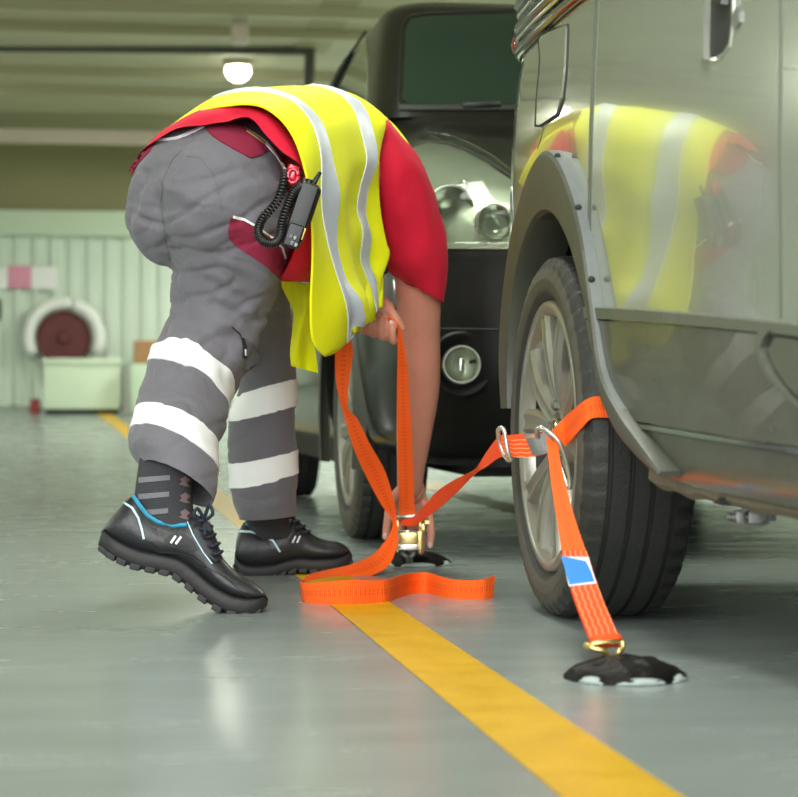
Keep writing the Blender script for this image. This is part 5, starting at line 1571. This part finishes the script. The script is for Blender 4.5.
    # strand from the fist down into the ratchet
    E = [(386.5, 317, 4.64, 394, 322, 4.648), (393, 319, 4.636, 396, 323, 4.642), (398, 326, 4.635, 400, 328, 4.64), (397.6, 340, 4.65, 403, 340, 4.655), (397.5, 360, 4.68, 406.5, 360, 4.685), (397, 382, 4.72, 408.5, 382, 4.72), (397, 423, 4.79, 411, 423, 4.79), (398, 465, 4.87, 413, 465, 4.87), (399, 505, 4.945, 414.5, 505, 4.945), (399.5, 518, 4.965, 415.5, 518, 4.965), (400, 524, 4.985, 416, 524, 4.985)]
    V, Fc, UV = ribbon(E, 90); mk('hand_webbing', V, Fc, M['webbing'], t, angle=60, uvs=UV)
    # strand hanging from the fist, twisting past the ratchet, to the loop on the deck
    E = [(366, 308, 4.675, 378, 322, 4.668), (350, 318, 4.665, 361, 330, 4.66), (337, 330, 4.65, 352, 339, 4.65), (335, 352, 4.64, 353, 354, 4.64), (336, 382, 4.65, 349, 382, 4.65), (341.5, 406, 4.68, 348, 408, 4.675), (346, 423, 4.70, 357.5, 419, 4.70), (353.5, 448, 4.74, 370, 444, 4.74), (367, 478, 4.80, 385, 471, 4.80), (381, 504, 4.85, 393.5, 499, 4.85), (391.5, 519, 4.88, 396.5, 517, 4.88), (391.5, 530, 4.89, 397, 530, 4.88), (384, 543, 4.88, 397, 546, 4.86), (371, 556, 4.86, 388, 566, 4.83), (350, 565, 4.83, 368, 577, 4.80), (328, 570, 4.80, 340, 585, 4.75), (311, 577, 4.76, 317, 591, 4.70),
         (302, 582, 4.70, 304, 597, 4.62), (300.5, 582, 4.62, 303, 600, 4.575), (306, 583, 4.555, 309, 603, 4.495), (324, 582, 4.47, 325, 604.5, 4.43), (350, 580, 4.44, 350, 605, 4.42), (375, 580.5, 4.47, 374, 603.5, 4.44), (389, 579, 4.53, 388, 602, 4.47), (400, 575.5, 4.60, 398, 598, 4.53), (412, 573.3, 4.66, 411, 594, 4.58), (427, 572.5, 4.68, 426, 593, 4.60), (441, 576.5, 4.64, 440, 596.5, 4.55), (455, 579.5, 4.61, 454, 598.5, 4.53), (470, 580.3, 4.60, 470, 599, 4.52), (484, 579, 4.60, 483, 599, 4.52), (494.5, 575.5, 4.60, 492.5, 598, 4.525)]
    # keep the lower edge of the coil standing on the deck
    E2 = []
    for i, e in enumerate(E):
        e = list(e)
        if i >= 18:
            q = onFloor(e[3], e[4]); zf = depth_of(q); q.z = 0
            e[5] = zf; e[2] = zf + 0.0
        E2.append(tuple(e))
    E2[17] = (302, 580, 4.60, 304, 598, 4.52); E2[16] = (311, 574, 4.70, 316, 592, 4.62); 
    V, Fc, UV = ribbon(E2, 320); mk('tail_webbing', V, Fc, M['webbing'], t, angle=60, uvs=UV)
    # ratchet
    k = zr / F
    r = thing_part('ratchet', t, W(408, 530, zr))
    for u in (397.5, 420):
        pts = [(-5, -14), (5, -14), (6.5, -4), (4.5, 8), (3, 22), (-3, 22), (-4.5, 8), (-6.5, -4)]
        # side plate stands edge-on to the viewer: outline in the depth/height plane
        c = W(u, 530, zr)
        r0 = [c + fw * (x * k * 1.4) - up * (y * k) - rt * 0.0016 for x, y in pts]; r1 = [p + rt * 0.0032 for p in r0]
        mk('side_plate', *loft([r0, r1]), M['zinc'], r, smooth=False)
    mk('spool', *frame_tube([W(391, 517, zr - 0.03), W(392, 517, zr - 0.03), W(424, 516, zr - 0.03), W(427, 516, zr - 0.03)], [0.004, 0.0065, 0.0065, 0.004], 14), M['zincw'], r)
    for u, v in ((393, 517), (424, 515), (427, 522)):
        c = W(u, v, zr - 0.03); mk('nut', *lathe([(-0.005, 0.0), (-0.005, 0.0085), (0.005, 0.0085), (0.005, 0.0)], c, rt, up, 6), M['zinc'], r, smooth=False)
    mk('handle', *bevel_box(W(409, 538, zr - 0.025), 19 * k, 0.016, 12 * k, 2 * k, ax=rt, ay=fw), M['zinc'], r, angle=35)
    mk('handle_bar', *frame_tube([W(398, 531.5, zr - 0.03), W(417, 531, zr - 0.03)], 0.0042, 10), M['zincw'], r)
    mk('frame_bar', *bevel_box(W(408, 547, zr - 0.02), 21 * k, 0.012, 6 * k, 1.5 * k, ax=rt, ay=fw), M['zincw'], r, angle=35)
    mk('ratchet_wheel', *lathe([(-0.003, 0.0), (-0.003, 0.016), (0.003, 0.016), (0.003, 0.0)], W(423, 528, zr - 0.02), rt, up, 14), M['zinc'], r, smooth=False)
    mk('pawl', *bevel_box(W(420, 540, zr - 0.015), 5 * k, 0.02, 18 * k, 1 * k, ax=rt, ay=fw), M['zinc'], r, angle=35)
    mk('anchor_hook', *ring_wire([W(u, v, zr + dz) for u, v, dz in ((402, 549, 0), (403, 554, -.006), (407, 557, -.006), (408, 562, 0.01))], 0.0052), M['steel'], t)
    mk('anchor_hook', *ring_wire([W(u, v, zr + dz) for u, v, dz in ((414, 549, 0), (413.5, 554, -.006), (411, 557, -.006), (411, 562, 0.01))], 0.0052), M['steel'], t)

# ------------------------------------------------------------------ camera and output look
def build_camera():
    cd = bpy.data.cameras.new('camera'); co = bpy.data.objects.new('camera', cd); COL.objects.link(co)
    cd.sensor_fit = 'HORIZONTAL'; cd.sensor_width = 36.0; cd.lens = 36.0 * F / 798.0
    cd.shift_x = 0.0; cd.shift_y = -(398.5 - V0) / 798.0 * -1 * -1
    co.location = (0, 0, CH); co.rotation_euler = (PI / 2, 0, -TH)
    cd.clip_start = 0.05; cd.clip_end = 200
    cd.dof.use_dof = True; cd.dof.focus_distance = 4.1; cd.dof.aperture_fstop = 5.6
    SC.camera = co
    SC.view_settings.view_transform = 'Standard'; SC.view_settings.look = 'None'
    SC.view_settings.gamma = 1.0; SC.view_settings.use_curve_mapping = False
    SC.view_settings.exposure = EXPOSURE
    try: SC.cycles.use_denoising = True
    except Exception: pass
    SC.cycles.max_bounces = 8

EXPOSURE = 0.06
build_materials()
build_room(); build_lamps(); build_back()
build_silver_car(); build_black_car()
if 'build_person' in globals(): build_person()
if 'build_straps' in globals(): build_straps()
build_camera()
